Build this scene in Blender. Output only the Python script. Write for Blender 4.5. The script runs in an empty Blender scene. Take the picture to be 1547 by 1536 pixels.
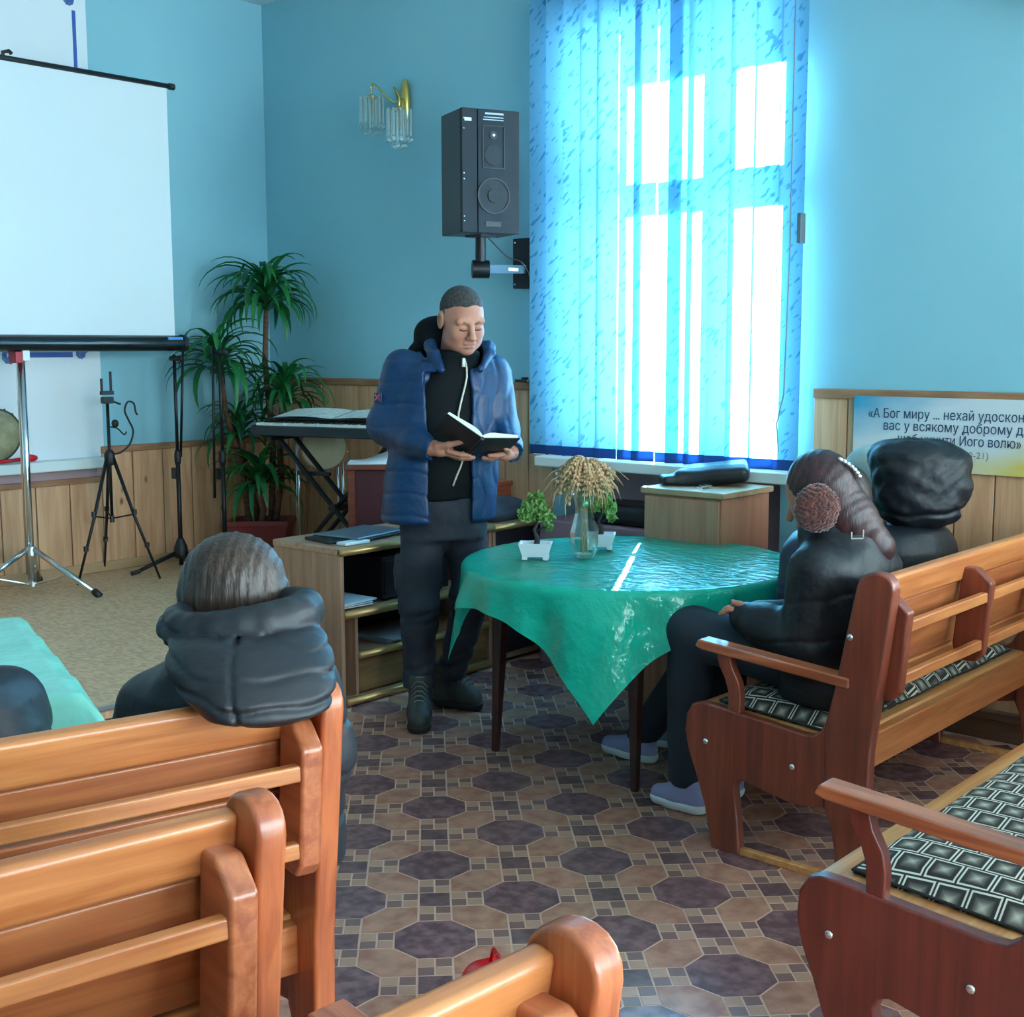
import bpy, bmesh, math, random
import numpy as np
from mathutils import Vector, Matrix, Euler
random.seed(7)
PI = math.pi
SC = bpy.context.scene
COL = SC.collection

# ------------------------------------------------------------------ camera
F_PX, PITCH, YAW, ROLL, HC = 1940.0, math.radians(7.2), math.radians(41.37), math.radians(0.13), 1.52
def camera():
    f = Vector((-math.sin(YAW)*math.cos(PITCH), math.cos(YAW)*math.cos(PITCH), -math.sin(PITCH)))
    r = Vector((math.cos(YAW), math.sin(YAW), 0)); d = f.cross(r)
    r2 = r*math.cos(ROLL)+d*math.sin(ROLL); d2 = d*math.cos(ROLL)-r*math.sin(ROLL)
    cd = bpy.data.cameras.new('camera'); cd.sensor_fit = 'HORIZONTAL'; cd.sensor_width = 36
    cd.lens = F_PX*36/1547; cd.clip_start = .02
    o = bpy.data.objects.new('camera', cd); COL.objects.link(o)
    m = Matrix((r2, -d2, -f)).transposed().to_4x4(); m.translation = (0, 0, HC)
    o.matrix_world = m; SC.camera = o
camera()

# ------------------------------------------------------------------ light
w = bpy.data.worlds.new('sky'); SC.world = w; w.use_nodes = True
bg = w.node_tree.nodes['Background']; bg.inputs[0].default_value = (.80, .94, 1.0, 1); bg.inputs[1].default_value = 9.0
sd = bpy.data.lights.new('sun', 'SUN'); sd.energy = 92; sd.angle = math.radians(.53); sd.color = (1, .94, .84)
so = bpy.data.objects.new('sun', sd); COL.objects.link(so)
SUN_DIR = Vector((.516, -.856, -.40)).normalized()
so.rotation_euler = SUN_DIR.to_track_quat('-Z', 'Y').to_euler()
so.location = (-6, 12, 6)
SC.view_settings.view_transform = 'Standard'; SC.view_settings.look = 'None'
SC.view_settings.exposure = 1.36; SC.view_settings.gamma = 1.0
SC.view_settings.use_curve_mapping = False
SC.cycles.max_bounces = 10; SC.cycles.diffuse_bounces = 6; SC.cycles.transparent_max_bounces = 16
SC.cycles.caustics_reflective = False; SC.cycles.caustics_refractive = False
SC.cycles.sample_clamp_indirect = 6

XL, YW, ZC, STG, XSTG = -6.234, 4.88, 3.49, .31, -4.5    # left wall, window wall, ceiling, stage height, stage front
XR, YB = 3.6, -3.0
def portal(loc, rot, wx, wz):
    l = bpy.data.lights.new('window_portal', 'AREA'); l.shape = 'RECTANGLE'; l.size = wx; l.size_y = wz
    l.cycles.is_portal = True
    o = bpy.data.objects.new('window_portal', l); COL.objects.link(o)
    o.location = loc; o.rotation_euler = rot

# ------------------------------------------------------------------ materials
def nd(nt, t, **kw):
    n = nt.nodes.new(t)
    for k, v in kw.items(): setattr(n, k, v)
    return n
def rgba(c): return (c[0], c[1], c[2], 1)
def srgb(r, g, b):
    f = lambda v: ((v/255+.055)/1.055)**2.4 if v > 10 else v/255/12.92
    return (f(r), f(g), f(b))
MATS = {}
def mat(name, col, rough=.5, metal=0, col2=None, nscale=8, stretch=(1, 1, 1), lo=.35, hi=.65, bump=0, bscale=60, bstretch=None,
        spec=.5, coat=0, trans=None, sheen=0, rand=False, detail=4, bdist=.004):
    if name in MATS: return MATS[name]
    m = bpy.data.materials.new(name); m.use_nodes = True; nt = m.node_tree; b = nt.nodes['Principled BSDF']
    b.inputs['Base Color'].default_value = rgba(col); b.inputs['Roughness'].default_value = rough
    b.inputs['Metallic'].default_value = metal; b.inputs['Specular IOR Level'].default_value = spec
    b.inputs['Coat Weight'].default_value = coat; b.inputs['Coat Roughness'].default_value = .15
    b.inputs['Sheen Weight'].default_value = sheen
    tc = nd(nt, 'ShaderNodeTexCoord'); vec = tc.outputs['Object']
    if rand:
        oi = nd(nt, 'ShaderNodeObjectInfo'); ad = nd(nt, 'ShaderNodeVectorMath', operation='ADD')
        mu = nd(nt, 'ShaderNodeMath', operation='MULTIPLY'); mu.inputs[1].default_value = 37
        nt.links.new(oi.outputs['Random'], mu.inputs[0]); nt.links.new(vec, ad.inputs[0]); nt.links.new(mu.outputs[0], ad.inputs[1])
        vec = ad.outputs[0]
    if col2 is not None:
        mp = nd(nt, 'ShaderNodeMapping'); mp.inputs['Scale'].default_value = stretch
        no = nd(nt, 'ShaderNodeTexNoise'); no.inputs['Scale'].default_value = nscale; no.inputs['Detail'].default_value = detail
        cr = nd(nt, 'ShaderNodeValToRGB'); cr.color_ramp.elements[0].position = lo; cr.color_ramp.elements[1].position = hi
        cr.color_ramp.elements[0].color = rgba(col); cr.color_ramp.elements[1].color = rgba(col2)
        nt.links.new(vec, mp.inputs[0]); nt.links.new(mp.outputs[0], no.inputs[0])
        nt.links.new(no.outputs[0], cr.inputs[0]); nt.links.new(cr.outputs[0], b.inputs['Base Color'])
    if bump:
        mp = nd(nt, 'ShaderNodeMapping'); mp.inputs['Scale'].default_value = bstretch or (1, 1, 1)
        no = nd(nt, 'ShaderNodeTexNoise'); no.inputs['Scale'].default_value = bscale; no.inputs['Detail'].default_value = 3
        bu = nd(nt, 'ShaderNodeBump'); bu.inputs['Strength'].default_value = bump; bu.inputs['Distance'].default_value = bdist
        nt.links.new(vec, mp.inputs[0]); nt.links.new(mp.outputs[0], no.inputs[0])
        nt.links.new(no.outputs[0], bu.inputs['Height']); nt.links.new(bu.outputs[0], b.inputs['Normal'])
    if trans:                      # thin translucent sheet
        tr = nd(nt, 'ShaderNodeBsdfTranslucent'); tr.inputs[0].default_value = rgba(trans[0])
        mx = nd(nt, 'ShaderNodeMixShader'); mx.inputs[0].default_value = trans[1]
        nt.links.new(b.outputs[0], mx.inputs[1]); nt.links.new(tr.outputs[0], mx.inputs[2])
        nt.links.new(mx.outputs[0], nt.nodes['Material Output'].inputs[0])
    MATS[name] = m
    return m
def glassy(name, col, clear=.85, rough=.03):
    if name in MATS: return MATS[name]
    m = bpy.data.materials.new(name); m.use_nodes = True; nt = m.node_tree; nt.nodes.remove(nt.nodes['Principled BSDF'])
    t = nd(nt, 'ShaderNodeBsdfTransparent'); t.inputs[0].default_value = rgba(col)
    g = nd(nt, 'ShaderNodeBsdfGlossy'); g.inputs['Roughness'].default_value = rough
    lw = nd(nt, 'ShaderNodeLayerWeight'); lw.inputs[0].default_value = .25
    ma = nd(nt, 'ShaderNodeMath', operation='MULTIPLY_ADD'); ma.inputs[1].default_value = .9; ma.inputs[2].default_value = 1-clear
    ma.use_clamp = True
    mx = nd(nt, 'ShaderNodeMixShader')
    nt.links.new(lw.outputs['Facing'], ma.inputs[0]); nt.links.new(ma.outputs[0], mx.inputs[0])
    nt.links.new(t.outputs[0], mx.inputs[1]); nt.links.new(g.outputs[0], mx.inputs[2])
    nt.links.new(mx.outputs[0], nt.nodes['Material Output'].inputs[0])
    MATS[name] = m; return m
def wood(name, c1, c2, axis='y', scale=5, rough=.4, coat=.3, knots=0, fine=.25, c3=None):
    """planed board: grain stretched along axis; knots > 0 adds round dark knots"""
    if name in MATS: return MATS[name]
    m = bpy.data.materials.new(name); m.use_nodes = True; nt = m.node_tree; b = nt.nodes['Principled BSDF']
    b.inputs['Roughness'].default_value = rough; b.inputs['Coat Weight'].default_value = coat; b.inputs['Coat Roughness'].default_value = .22
    tc = nd(nt, 'ShaderNodeTexCoord'); oi = nd(nt, 'ShaderNodeObjectInfo')
    mu = nd(nt, 'ShaderNodeMath', operation='MULTIPLY'); mu.inputs[1].default_value = 53
    ad = nd(nt, 'ShaderNodeVectorMath', operation='ADD')
    nt.links.new(oi.outputs['Random'], mu.inputs[0]); nt.links.new(tc.outputs['Object'], ad.inputs[0]); nt.links.new(mu.outputs[0], ad.inputs[1])
    s = [9, 9, 9]; s['xyz'.index(axis)] = .55
    mp = nd(nt, 'ShaderNodeMapping'); mp.inputs['Scale'].default_value = s
    nt.links.new(ad.outputs[0], mp.inputs[0])
    no = nd(nt, 'ShaderNodeTexNoise'); no.inputs['Scale'].default_value = scale; no.inputs['Detail'].default_value = 5; no.inputs['Distortion'].default_value = .6
    nt.links.new(mp.outputs[0], no.inputs[0])
    cr = nd(nt, 'ShaderNodeValToRGB'); e = cr.color_ramp.elements; e[0].position = .36; e[1].position = .66
    e[0].color = rgba(c1); e[1].color = rgba(c2)
    nt.links.new(no.outputs[0], cr.inputs[0])
    s2 = [60, 60, 60]; s2['xyz'.index(axis)] = 2
    mp2 = nd(nt, 'ShaderNodeMapping'); mp2.inputs['Scale'].default_value = s2
    no2 = nd(nt, 'ShaderNodeTexNoise'); no2.inputs['Scale'].default_value = 3; no2.inputs['Detail'].default_value = 2
    nt.links.new(ad.outputs[0], mp2.inputs[0]); nt.links.new(mp2.outputs[0], no2.inputs[0])
    mix = nd(nt, 'ShaderNodeMix', data_type='RGBA', blend_type='MULTIPLY'); mix.inputs[0].default_value = fine
    nt.links.new(cr.outputs[0], mix.inputs[6]); nt.links.new(no2.outputs[0], mix.inputs[7])
    out = mix.outputs[2]
    if knots:
        s3 = [1, 1, 1]; s3['xyz'.index(axis)] = .55
        mp3 = nd(nt, 'ShaderNodeMapping'); mp3.inputs['Scale'].default_value = s3
        vo = nd(nt, 'ShaderNodeTexVoronoi'); vo.inputs['Scale'].default_value = knots; vo.inputs['Randomness'].default_value = 1
        cr3 = nd(nt, 'ShaderNodeValToRGB'); cr3.color_ramp.elements[0].position = .03; cr3.color_ramp.elements[1].position = .10
        cr3.color_ramp.elements[0].color = (.35, .25, .2, 1); cr3.color_ramp.elements[1].color = (1, 1, 1, 1)
        nt.links.new(ad.outputs[0], mp3.inputs[0]); nt.links.new(mp3.outputs[0], vo.inputs[0]); nt.links.new(vo.outputs['Distance'], cr3.inputs[0])
        mk = nd(nt, 'ShaderNodeMix', data_type='RGBA', blend_type='MULTIPLY'); mk.inputs[0].default_value = 1
        nt.links.new(out, mk.inputs[6]); nt.links.new(cr3.outputs[0], mk.inputs[7]); out = mk.outputs[2]
    nt.links.new(out, b.inputs['Base Color'])
    bu = nd(nt, 'ShaderNodeBump'); bu.inputs['Strength'].default_value = .15; bu.inputs['Distance'].default_value = .002
    nt.links.new(no2.outputs[0], bu.inputs['Height']); nt.links.new(bu.outputs[0], b.inputs['Normal'])
    MATS[name] = m; return m

# ------------------------------------------------------------------ mesh builder
def tag(o, label=None, cat=None, group=None, kind=None):
    if label: o['label'] = label
    if cat: o['category'] = cat
    if group: o['group'] = group
    if kind: o['kind'] = kind
    return o
def thing(name, label, cat, loc=(0, 0, 0), rz=0, group=None):
    o = bpy.data.objects.new(name, None); COL.objects.link(o); o.empty_display_size = .05
    o.location = loc; o.rotation_euler = (0, 0, rz)
    return tag(o, label, cat, group)
def mtx(o):
    return Matrix.Translation(o.location) @ o.rotation_euler.to_matrix().to_4x4()
class MB:
    def __init__(s): s.v, s.f, s.mi = [], [], []
    def add(s, vs, fs):
        n = len(s.v); s.v += [tuple(p) for p in vs]; s.f += [tuple(i+n for i in f) for f in fs]; return s
    def box(s, lo, hi, M=None):
        x0, y0, z0 = lo; x1, y1, z1 = hi
        vs = [Vector(p) for p in ((x0, y0, z0), (x1, y0, z0), (x1, y1, z0), (x0, y1, z0), (x0, y0, z1), (x1, y0, z1), (x1, y1, z1), (x0, y1, z1))]
        if M is not None: vs = [M @ p for p in vs]
        return s.add(vs, [(0, 3, 2, 1), (4, 5, 6, 7), (0, 1, 5, 4), (1, 2, 6, 5), (2, 3, 7, 6), (3, 0, 4, 7)])
    def cbox(s, c, h, M=None):
        lo = [-a for a in h]; T = Matrix.Translation(c) @ (M.to_4x4() if M is not None else Matrix())
        return s.box(lo, h, T)
    def prism(s, poly, a0, a1, axis='y', M=None):
        """poly of (p, q) extruded along axis; axis y: (x, z), axis x: (y, z), axis z: (x, y)"""
        n = len(poly)
        def mk(p, q, a):
            return Vector({'y': (p, a, q), 'x': (a, p, q), 'z': (p, q, a)}[axis])
        vs = [mk(p, q, a0) for p, q in poly]+[mk(p, q, a1) for p, q in poly]
        if M is not None: vs = [M @ v for v in vs]
        area = sum(poly[i][0]*poly[(i+1) % n][1]-poly[(i+1) % n][0]*poly[i][1] for i in range(n))
        flip = (area > 0) == (axis == 'y')
        f0 = tuple(range(n)); f1 = tuple(range(n, 2*n))
        if flip: fs = [f0, f1[::-1]]+[((i), n+i, n+(i+1) % n, (i+1) % n) for i in range(n)]
        else: fs = [f0[::-1], f1]+[((i), (i+1) % n, n+(i+1) % n, n+i) for i in range(n)]
        if a1 < a0: fs = [f[::-1] for f in fs]
        return s.add(vs, fs)
    def tube(s, pts, r, n=10, caps=True):
        pts = [Vector(p) for p in pts]; m = len(pts)
        rs = r if isinstance(r, (list, tuple)) else [r]*m
        up = None; rings = []
        for i, p in enumerate(pts):
            t = (pts[min(i+1, m-1)]-pts[max(i-1, 0)])
            t = t.normalized() if t.length > 1e-9 else Vector((0, 0, 1))
            if up is None:
                up = t.orthogonal().normalized()
            else:
                up = (up-t*up.dot(t)); up = up.normalized() if up.length > 1e-6 else t.orthogonal().normalized()
            b = t.cross(up)
            rings.append([p+(up*math.cos(2*PI*k/n)+b*math.sin(2*PI*k/n))*rs[i] for k in range(n)])
        vs = [p for rg in rings for p in rg]
        fs = [(i*n+k, i*n+(k+1) % n, (i+1)*n+(k+1) % n, (i+1)*n+k) for i in range(m-1) for k in range(n)]
        if caps: fs += [tuple(range(n))[::-1], tuple(range((m-1)*n, m*n))]
        return s.add(vs, fs)
    def curve(s, pts, r, n=8, sub=5):
        """tube along a smooth curve through the points"""
        P = [Vector(p) for p in pts]; out = []
        for i in range(len(P)-1):
            a, b, c, d = P[max(i-1, 0)], P[i], P[i+1], P[min(i+2, len(P)-1)]
            for k in range(sub):
                t = k/sub; out.append(.5*((2*b)+(c-a)*t+(2*a-5*b+4*c-d)*t*t+(3*b-a-3*c+d)*t**3))
        return s.tube(out+[P[-1]], r, n)
    def lathe(s, prof, c=(0, 0, 0), n=24, cap=True):
        vs = [(c[0]+r*math.cos(2*PI*k/n), c[1]+r*math.sin(2*PI*k/n), c[2]+z) for r, z in prof for k in range(n)]
        m = len(prof)
        fs = [(i*n+k, i*n+(k+1) % n, (i+1)*n+(k+1) % n, (i+1)*n+k) for i in range(m-1) for k in range(n)]
        if cap: fs += [tuple(range(n))[::-1], tuple(range((m-1)*n, m*n))]
        return s.add(vs, fs)
    def ball(s, c, r, n=12, m=8, M=None):
        rr = r if isinstance(r, (tuple, list)) else (r, r, r)
        vs = []; 
        for i in range(1, m):
            a = PI*i/m
            for k in range(n):
                vs.append(Vector((math.sin(a)*math.cos(2*PI*k/n)*rr[0], math.sin(a)*math.sin(2*PI*k/n)*rr[1], -math.cos(a)*rr[2])))
        vs += [Vector((0, 0, -rr[2])), Vector((0, 0, rr[2]))]
        if M is not None: vs = [M.to_3x3() @ v for v in vs]
        vs = [v+Vector(c) for v in vs]
        fs = [(i*n+k, i*n+(k+1) % n, (i+1)*n+(k+1) % n, (i+1)*n+k) for i in range(m-2) for k in range(n)]
        b, t = len(vs)-2, len(vs)-1
        fs += [(b, (k+1) % n, k) for k in range(n)]+[(t, (m-2)*n+k, (m-2)*n+(k+1) % n) for k in range(n)]
        return s.add(vs, fs)
    def grid(s, P, nu, nv):
        s_ = len(s.v); vs = [P(i/nu, j/nv) for j in range(nv+1) for i in range(nu+1)]
        return s.add(vs, [(j*(nu+1)+i, j*(nu+1)+i+1, (j+1)*(nu+1)+i+1, (j+1)*(nu+1)+i) for j in range(nv) for i in range(nu)])
    def mesh(s, name, smooth=False):
        me = bpy.data.meshes.new(name); me.from_pydata(s.v, [], s.f); me.update()
        if smooth: me.shade_smooth()
        return me
    def build(s, name, material, parent=None, world=False, smooth=False, bevel=0, bseg=2, auto=None, base=False, label=None):
        if base and parent is None:          # a one-mesh thing: origin at the centre of its base
            xs = np.array(s.v); lo, hi = xs.min(0), xs.max(0); c = ((lo[0]+hi[0])/2, (lo[1]+hi[1])/2, lo[2])
            s.v = [(p[0]-c[0], p[1]-c[1], p[2]-c[2]) for p in s.v]
        if world and parent is not None:
            I = mtx(parent).inverted(); s.v = [tuple(I @ Vector(p)) for p in s.v]
        me = s.mesh(name, smooth or auto is not None)
        if auto is not None: me.set_sharp_from_angle(angle=math.radians(auto))
        return put(name, me, material, parent, c if base and parent is None else (0, 0, 0), bevel=bevel, bseg=bseg, label=label)
def put(name, me, material, parent=None, loc=(0, 0, 0), rot=(0, 0, 0), scale=(1, 1, 1), bevel=0, bseg=2, label=None):
    if material is not None and not me.materials: me.materials.append(material)
    o = bpy.data.objects.new(name, me); COL.objects.link(o); o.location = loc; o.rotation_euler = rot; o.scale = scale
    if parent is not None: o.parent = parent
    if bevel:
        b = o.modifiers.new('bevel', 'BEVEL'); b.width = bevel; b.segments = bseg; b.limit_method = 'ANGLE'; b.angle_limit = math.radians(40)
        b.harden_normals = True; me.shade_smooth(); me.set_sharp_from_angle(angle=math.radians(32))
    if label: o['label'] = label
    return o
def struct(o): o['kind'] = 'structure'; return o
GLY = {}
def curve_mesh(body, extrude):
    cu = bpy.data.curves.new('t', 'FONT'); cu.body = body; cu.size = 1; cu.extrude = extrude; cu.resolution_u = 3
    t = bpy.data.objects.new('t', cu); COL.objects.link(t); bpy.context.view_layer.update()
    me = bpy.data.meshes.new_from_object(t.evaluated_get(bpy.context.evaluated_depsgraph_get())); bpy.data.objects.remove(t)
    vs = [v.co.copy() for v in me.vertices]; fs = [tuple(p.vertices) for p in me.polygons]; bpy.data.meshes.remove(me)
    return vs, fs
def span(body):
    xs = [v.x for v in curve_mesh(body, 0)[0]]; return max(xs)-min(xs)
def text(body, size, material, name, parent, loc, rot, width, extrude=.012):
    """one line of print, set letter by letter and centred to the given width"""
    b = MB(); x = 0
    for ch in body:
        glyph(ch, extrude)
        vs, fs, adv = GLY[ch]
        b.add([(v.x+x, v.y-.36, v.z) for v in vs], fs); x += adv
    k = width/x; b.v = [((p[0]-x/2)*k, p[1]*size, p[2]*size) for p in b.v]
    return put(name, b.mesh(name), material, parent, loc, rot)
def glyph(ch, extrude=.012):
        if ch not in GLY:
            if ch == '\u043d':          # three strokes, so that its crossbar fills cleanly
                g = MB()
                for lo, hi in (((.075, 0), (.163, .542)), ((.421, 0), (.509, .542)), ((.163, .238), (.421, .319))): g.box((lo[0], lo[1], -extrude), (hi[0], hi[1], extrude))
                vs, fs = [Vector(p) for p in g.v], g.f
            else: vs, fs = curve_mesh(ch, extrude) if ch != ' ' else ([], [])
            GLY[ch] = (vs, fs, span('l'+ch+'l')-span('ll'))
VERSE = ('«А Бог миру ... нехай удосконалить', 'вас у всякому доброму ділі,', 'щоб чинити Його волю»', '(Євр. 13:20-21)')
for ch in sorted(set(''.join(VERSE))): glyph(ch)

# ------------------------------------------------------------------ smooth solids (people, clothes)
class SDF:
    """distance field on a grid, meshed with surface nets"""
    def __init__(s, lo, hi, h):
        s.lo = np.array(lo, float); s.h = h; s.n = np.ceil((np.array(hi)-s.lo)/h).astype(int)+1
        s.d = np.full(s.n, .5, np.float32)
        s.ax = [(s.lo[i]+h*np.arange(s.n[i])).astype(np.float32) for i in range(3)]
    def sub(s, lo, hi):
        sl = []
        for i in range(3):
            a = int(np.clip(math.floor((lo[i]-s.lo[i])/s.h), 0, s.n[i]-1)); b = int(np.clip(math.ceil((hi[i]-s.lo[i])/s.h)+1, a+1, s.n[i]))
            sl.append(slice(a, b))
        X = s.ax[0][sl[0]][:, None, None]; Y = s.ax[1][sl[1]][None, :, None]; Z = s.ax[2][sl[2]][None, None, :]
        return tuple(sl), X, Y, Z
    def blend(s, sl, d, k, op):
        a = s.d[sl]
        if op == 'sub': a, d = -a, d
        if k > 0:
            h = np.clip(.5+.5*(a-d)/k, 0, 1); r = a+(d-a)*h-k*h*(1-h)
        else: r = np.minimum(a, d)
        s.d[sl] = -r if op == 'sub' else r
    def cone(s, a, b, ra, rb=None, k=.02, op='u', flat=False):
        rb = ra if rb is None else rb; a = np.array(a, float); b = np.array(b, float); m = max(ra, rb)+k+.03
        sl, X, Y, Z = s.sub(np.minimum(a, b)-m, np.maximum(a, b)+m)
        ab = b-a; L2 = ab@ab
        tt = ((X-a[0])*ab[0]+(Y-a[1])*ab[1]+(Z-a[2])*ab[2])/L2; t = np.clip(tt, 0, 1)
        d = np.sqrt((X-a[0]-t*ab[0])**2+(Y-a[1]-t*ab[1])**2+(Z-a[2]-t*ab[2])**2)-(ra+(rb-ra)*t)
        if flat:
            L = math.sqrt(L2); d = np.maximum(d, np.maximum((tt-1)*L, -tt*L))
        s.blend(sl, d, k, op); return s
    def chain(s, pts, rs, k=.02, op='u'):
        for i in range(len(pts)-1): s.cone(pts[i], pts[i+1], rs[i], rs[i+1], k, op)
        return s
    def ell(s, c, r, R=None, k=.02, op='u'):
        m = max(r)+k+.03; c = np.array(c, float)
        sl, X, Y, Z = s.sub(c-m, c+m); x, y, z = X-c[0], Y-c[1], Z-c[2]
        if R is not None:
            R = np.array(R); x, y, z = (R[0][0]*x+R[1][0]*y+R[2][0]*z, R[0][1]*x+R[1][1]*y+R[2][1]*z, R[0][2]*x+R[1][2]*y+R[2][2]*z)
        k0 = np.sqrt((x/r[0])**2+(y/r[1])**2+(z/r[2])**2); k1 = np.sqrt((x/r[0]**2)**2+(y/r[1]**2)**2+(z/r[2]**2)**2)+1e-6
        s.blend(sl, k0*(k0-1)/k1, k, op); return s
    def box(s, c, hf, r=.01, R=None, k=.01, op='u'):
        m = math.sqrt(sum(a*a for a in hf))+k+.03; c = np.array(c, float)
        sl, X, Y, Z = s.sub(c-m, c+m); x, y, z = X-c[0], Y-c[1], Z-c[2]
        if R is not None:
            R = np.array(R); x, y, z = (R[0][0]*x+R[1][0]*y+R[2][0]*z, R[0][1]*x+R[1][1]*y+R[2][1]*z, R[0][2]*x+R[1][2]*y+R[2][2]*z)
        q = [np.abs(v)-a+r for v, a in zip((x, y, z), hf)]
        d = np.sqrt(np.maximum(q[0], 0)**2+np.maximum(q[1], 0)**2+np.maximum(q[2], 0)**2)+np.minimum(np.maximum(np.maximum(q[0], q[1]), q[2]), 0)-r
        s.blend(sl, d, k, op); return s
    def loft(s, prof, ang=0, k=.02, op='u', p=2.3, cap=.02):
        """prof rows (z, cx, cy, a, b): ellipses stacked upward, turned by ang about z"""
        pr = np.array(prof, float); m = pr[:, 3:5].max()+k+.04
        lo = np.array([pr[:, 1].min()-m, pr[:, 2].min()-m, pr[0, 0]-.06]); hi = np.array([pr[:, 1].max()+m, pr[:, 2].max()+m, pr[-1, 0]+.06])
        sl, X, Y, Z = s.sub(lo, hi); z = Z
        g = [np.interp(z[0, 0], pr[:, 0], pr[:, i])[None, None, :] for i in (1, 2, 3, 4)]
        ca, sa = math.cos(ang), math.sin(ang); dx, dy = X-g[0], Y-g[1]
        u = ca*dx+sa*dy; v = -sa*dx+ca*dy
        q = (np.abs(u/g[2])**p+np.abs(v/g[3])**p)**(1/p)
        d = (q-1)*np.minimum(g[2], g[3])
        e = np.maximum(z-pr[-1, 0], pr[0, 0]-z)+cap
        d = np.minimum(np.maximum(d+cap, e), 0)+np.sqrt(np.maximum(d+cap, 0)**2+np.maximum(e, 0)**2)-cap
        s.blend(sl, d.astype(np.float32), k, op); return s
    def disp(s, fn):
        X = s.ax[0][:, None, None]; Y = s.ax[1][None, :, None]; Z = s.ax[2][None, None, :]
        s.d = (s.d+fn(X, Y, Z)).astype(np.float32); return s
    def clip(s, fn):
        X = s.ax[0][:, None, None]; Y = s.ax[1][None, :, None]; Z = s.ax[2][None, None, :]
        s.d = np.maximum(s.d, fn(X, Y, Z)).astype(np.float32); return s
    def wrinkle(s, amp, seed, f=28, n=5):
        rg = random.Random(seed); ws = [(rg.uniform(-f, f), rg.uniform(-f, f), rg.uniform(-f, f), rg.uniform(0, 6)) for _ in range(n)]
        def fn(X, Y, Z):
            r = 0
            for a, b, c, ph in ws: r = r+np.sin(a*X+b*Y+c*Z+ph+1.5*np.sin(.5*b*X+.5*c*Y+.4*a*Z))
            return amp*r/n
        return s.disp(fn)
    def mesh(s, name, smooth_it=1):
        d = s.d; d[0], d[-1] = .5, .5; d[:, 0], d[:, -1] = .5, .5; d[:, :, 0], d[:, :, -1] = .5, .5
        neg = d < 0; nx, ny, nz = d.shape
        cs = np.zeros((nx-1, ny-1, nz-1), np.int8)
        for i in (0, 1):
            for j in (0, 1):
                for k in (0, 1): cs += neg[i:nx-1+i, j:ny-1+j, k:nz-1+k]
        act = (cs > 0) & (cs < 8); idx = np.argwhere(act); vid = np.full(act.shape, -1, np.int64); vid[act] = np.arange(len(idx))
        acc = np.zeros((len(idx), 3)); cnt = np.zeros(len(idx))
        cor = [(i, j, k) for i in (0, 1) for j in (0, 1) for k in (0, 1)]
        val = {c: d[idx[:, 0]+c[0], idx[:, 1]+c[1], idx[:, 2]+c[2]] for c in cor}
        for c in cor:
            for ax in range(3):
                if c[ax]: continue
                c2 = tuple(c[i]+(1 if i == ax else 0) for i in range(3)); a, b = val[c], val[c2]
                x = (a < 0) != (b < 0); t = np.where(x, a/np.where(np.abs(a-b) < 1e-9, 1, a-b), 0)
                p = np.array(c, float)[None, :].repeat(len(idx), 0); p[:, ax] += t
                acc[x] += p[x]; cnt[x] += 1
        V = s.lo+(idx+acc/cnt[:, None])*s.h
        Q = []
        for ax in range(3):
            o = [i for i in range(3) if i != ax]
            a = neg[tuple(slice(0, -1) if i == ax else slice(None) for i in range(3))]; b = neg[tuple(slice(1, None) if i == ax else slice(None) for i in range(3))]
            e = np.argwhere(a != b); e = e[(e[:, o[0]] > 0) & (e[:, o[1]] > 0) & (e[:, o[0]] < s.n[o[0]]-1) & (e[:, o[1]] < s.n[o[1]]-1)]
            inside = neg[e[:, 0], e[:, 1], e[:, 2]]
            q = []
            for du, dv in ((-1, -1), (0, -1), (0, 0), (-1, 0)):
                c = e.copy(); c[:, o[0]] += du; c[:, o[1]] += dv; q.append(vid[c[:, 0], c[:, 1], c[:, 2]])
            q = np.stack(q, 1); fl = inside if ax != 1 else ~inside
            q[~fl] = q[~fl][:, ::-1]; Q.append(q)
        Q = np.concatenate(Q)
        me = bpy.data.meshes.new(name); me.vertices.add(len(V)); me.vertices.foreach_set('co', V.astype(np.float32).ravel())
        me.loops.add(Q.size); me.loops.foreach_set('vertex_index', Q.ravel().astype(np.int32))
        me.polygons.add(len(Q)); me.polygons.foreach_set('loop_start', np.arange(0, Q.size, 4, dtype=np.int32))
        me.update(calc_edges=True); me.validate(); me.shade_smooth()
        return me
    def build(s, name, material, parent, label=None):
        return put(name, s.mesh(name), material, parent, label=label)
def rotm(yaw=0, pitch=0, roll=0):
    """columns: side, back, up; yaw about z, pitch tips the front (-y) down, roll about the front axis"""
    return Matrix.Rotation(yaw, 3, 'Z') @ Matrix.Rotation(pitch, 3, 'X') @ Matrix.Rotation(roll, 3, 'Y')
# ------------------------------------------------------------------ room shell
M_wall = mat('blue wall paint', srgb(140, 194, 207), .55, col2=srgb(134, 189, 204), nscale=1.2, bump=.08, bscale=220, bdist=.002)
M_ceil = mat('white ceiling', srgb(205, 222, 226), .8)
M_mauve = mat('mauve niche paint', srgb(172, 146, 152), .6)
M_trimw = mat('wainscot cap', srgb(172, 124, 90), .45, col2=srgb(148, 104, 74), nscale=6, stretch=(1, 1, 8))
M_plank = wood('pine wainscot', srgb(240, 188, 144), srgb(216, 160, 118), 'z', 3, .42, .15, knots=6.5, fine=.3)
M_white = mat('white gloss paint', srgb(226, 234, 232), .3)
M_stage = mat('beige stage linoleum', srgb(226, 186, 148), .42, col2=srgb(196, 154, 118), nscale=34, stretch=(1, 1.8, 1), lo=.38, hi=.62, detail=6, spec=.35)
M_board = mat('stage riser', srgb(96, 58, 44), .5)
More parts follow.
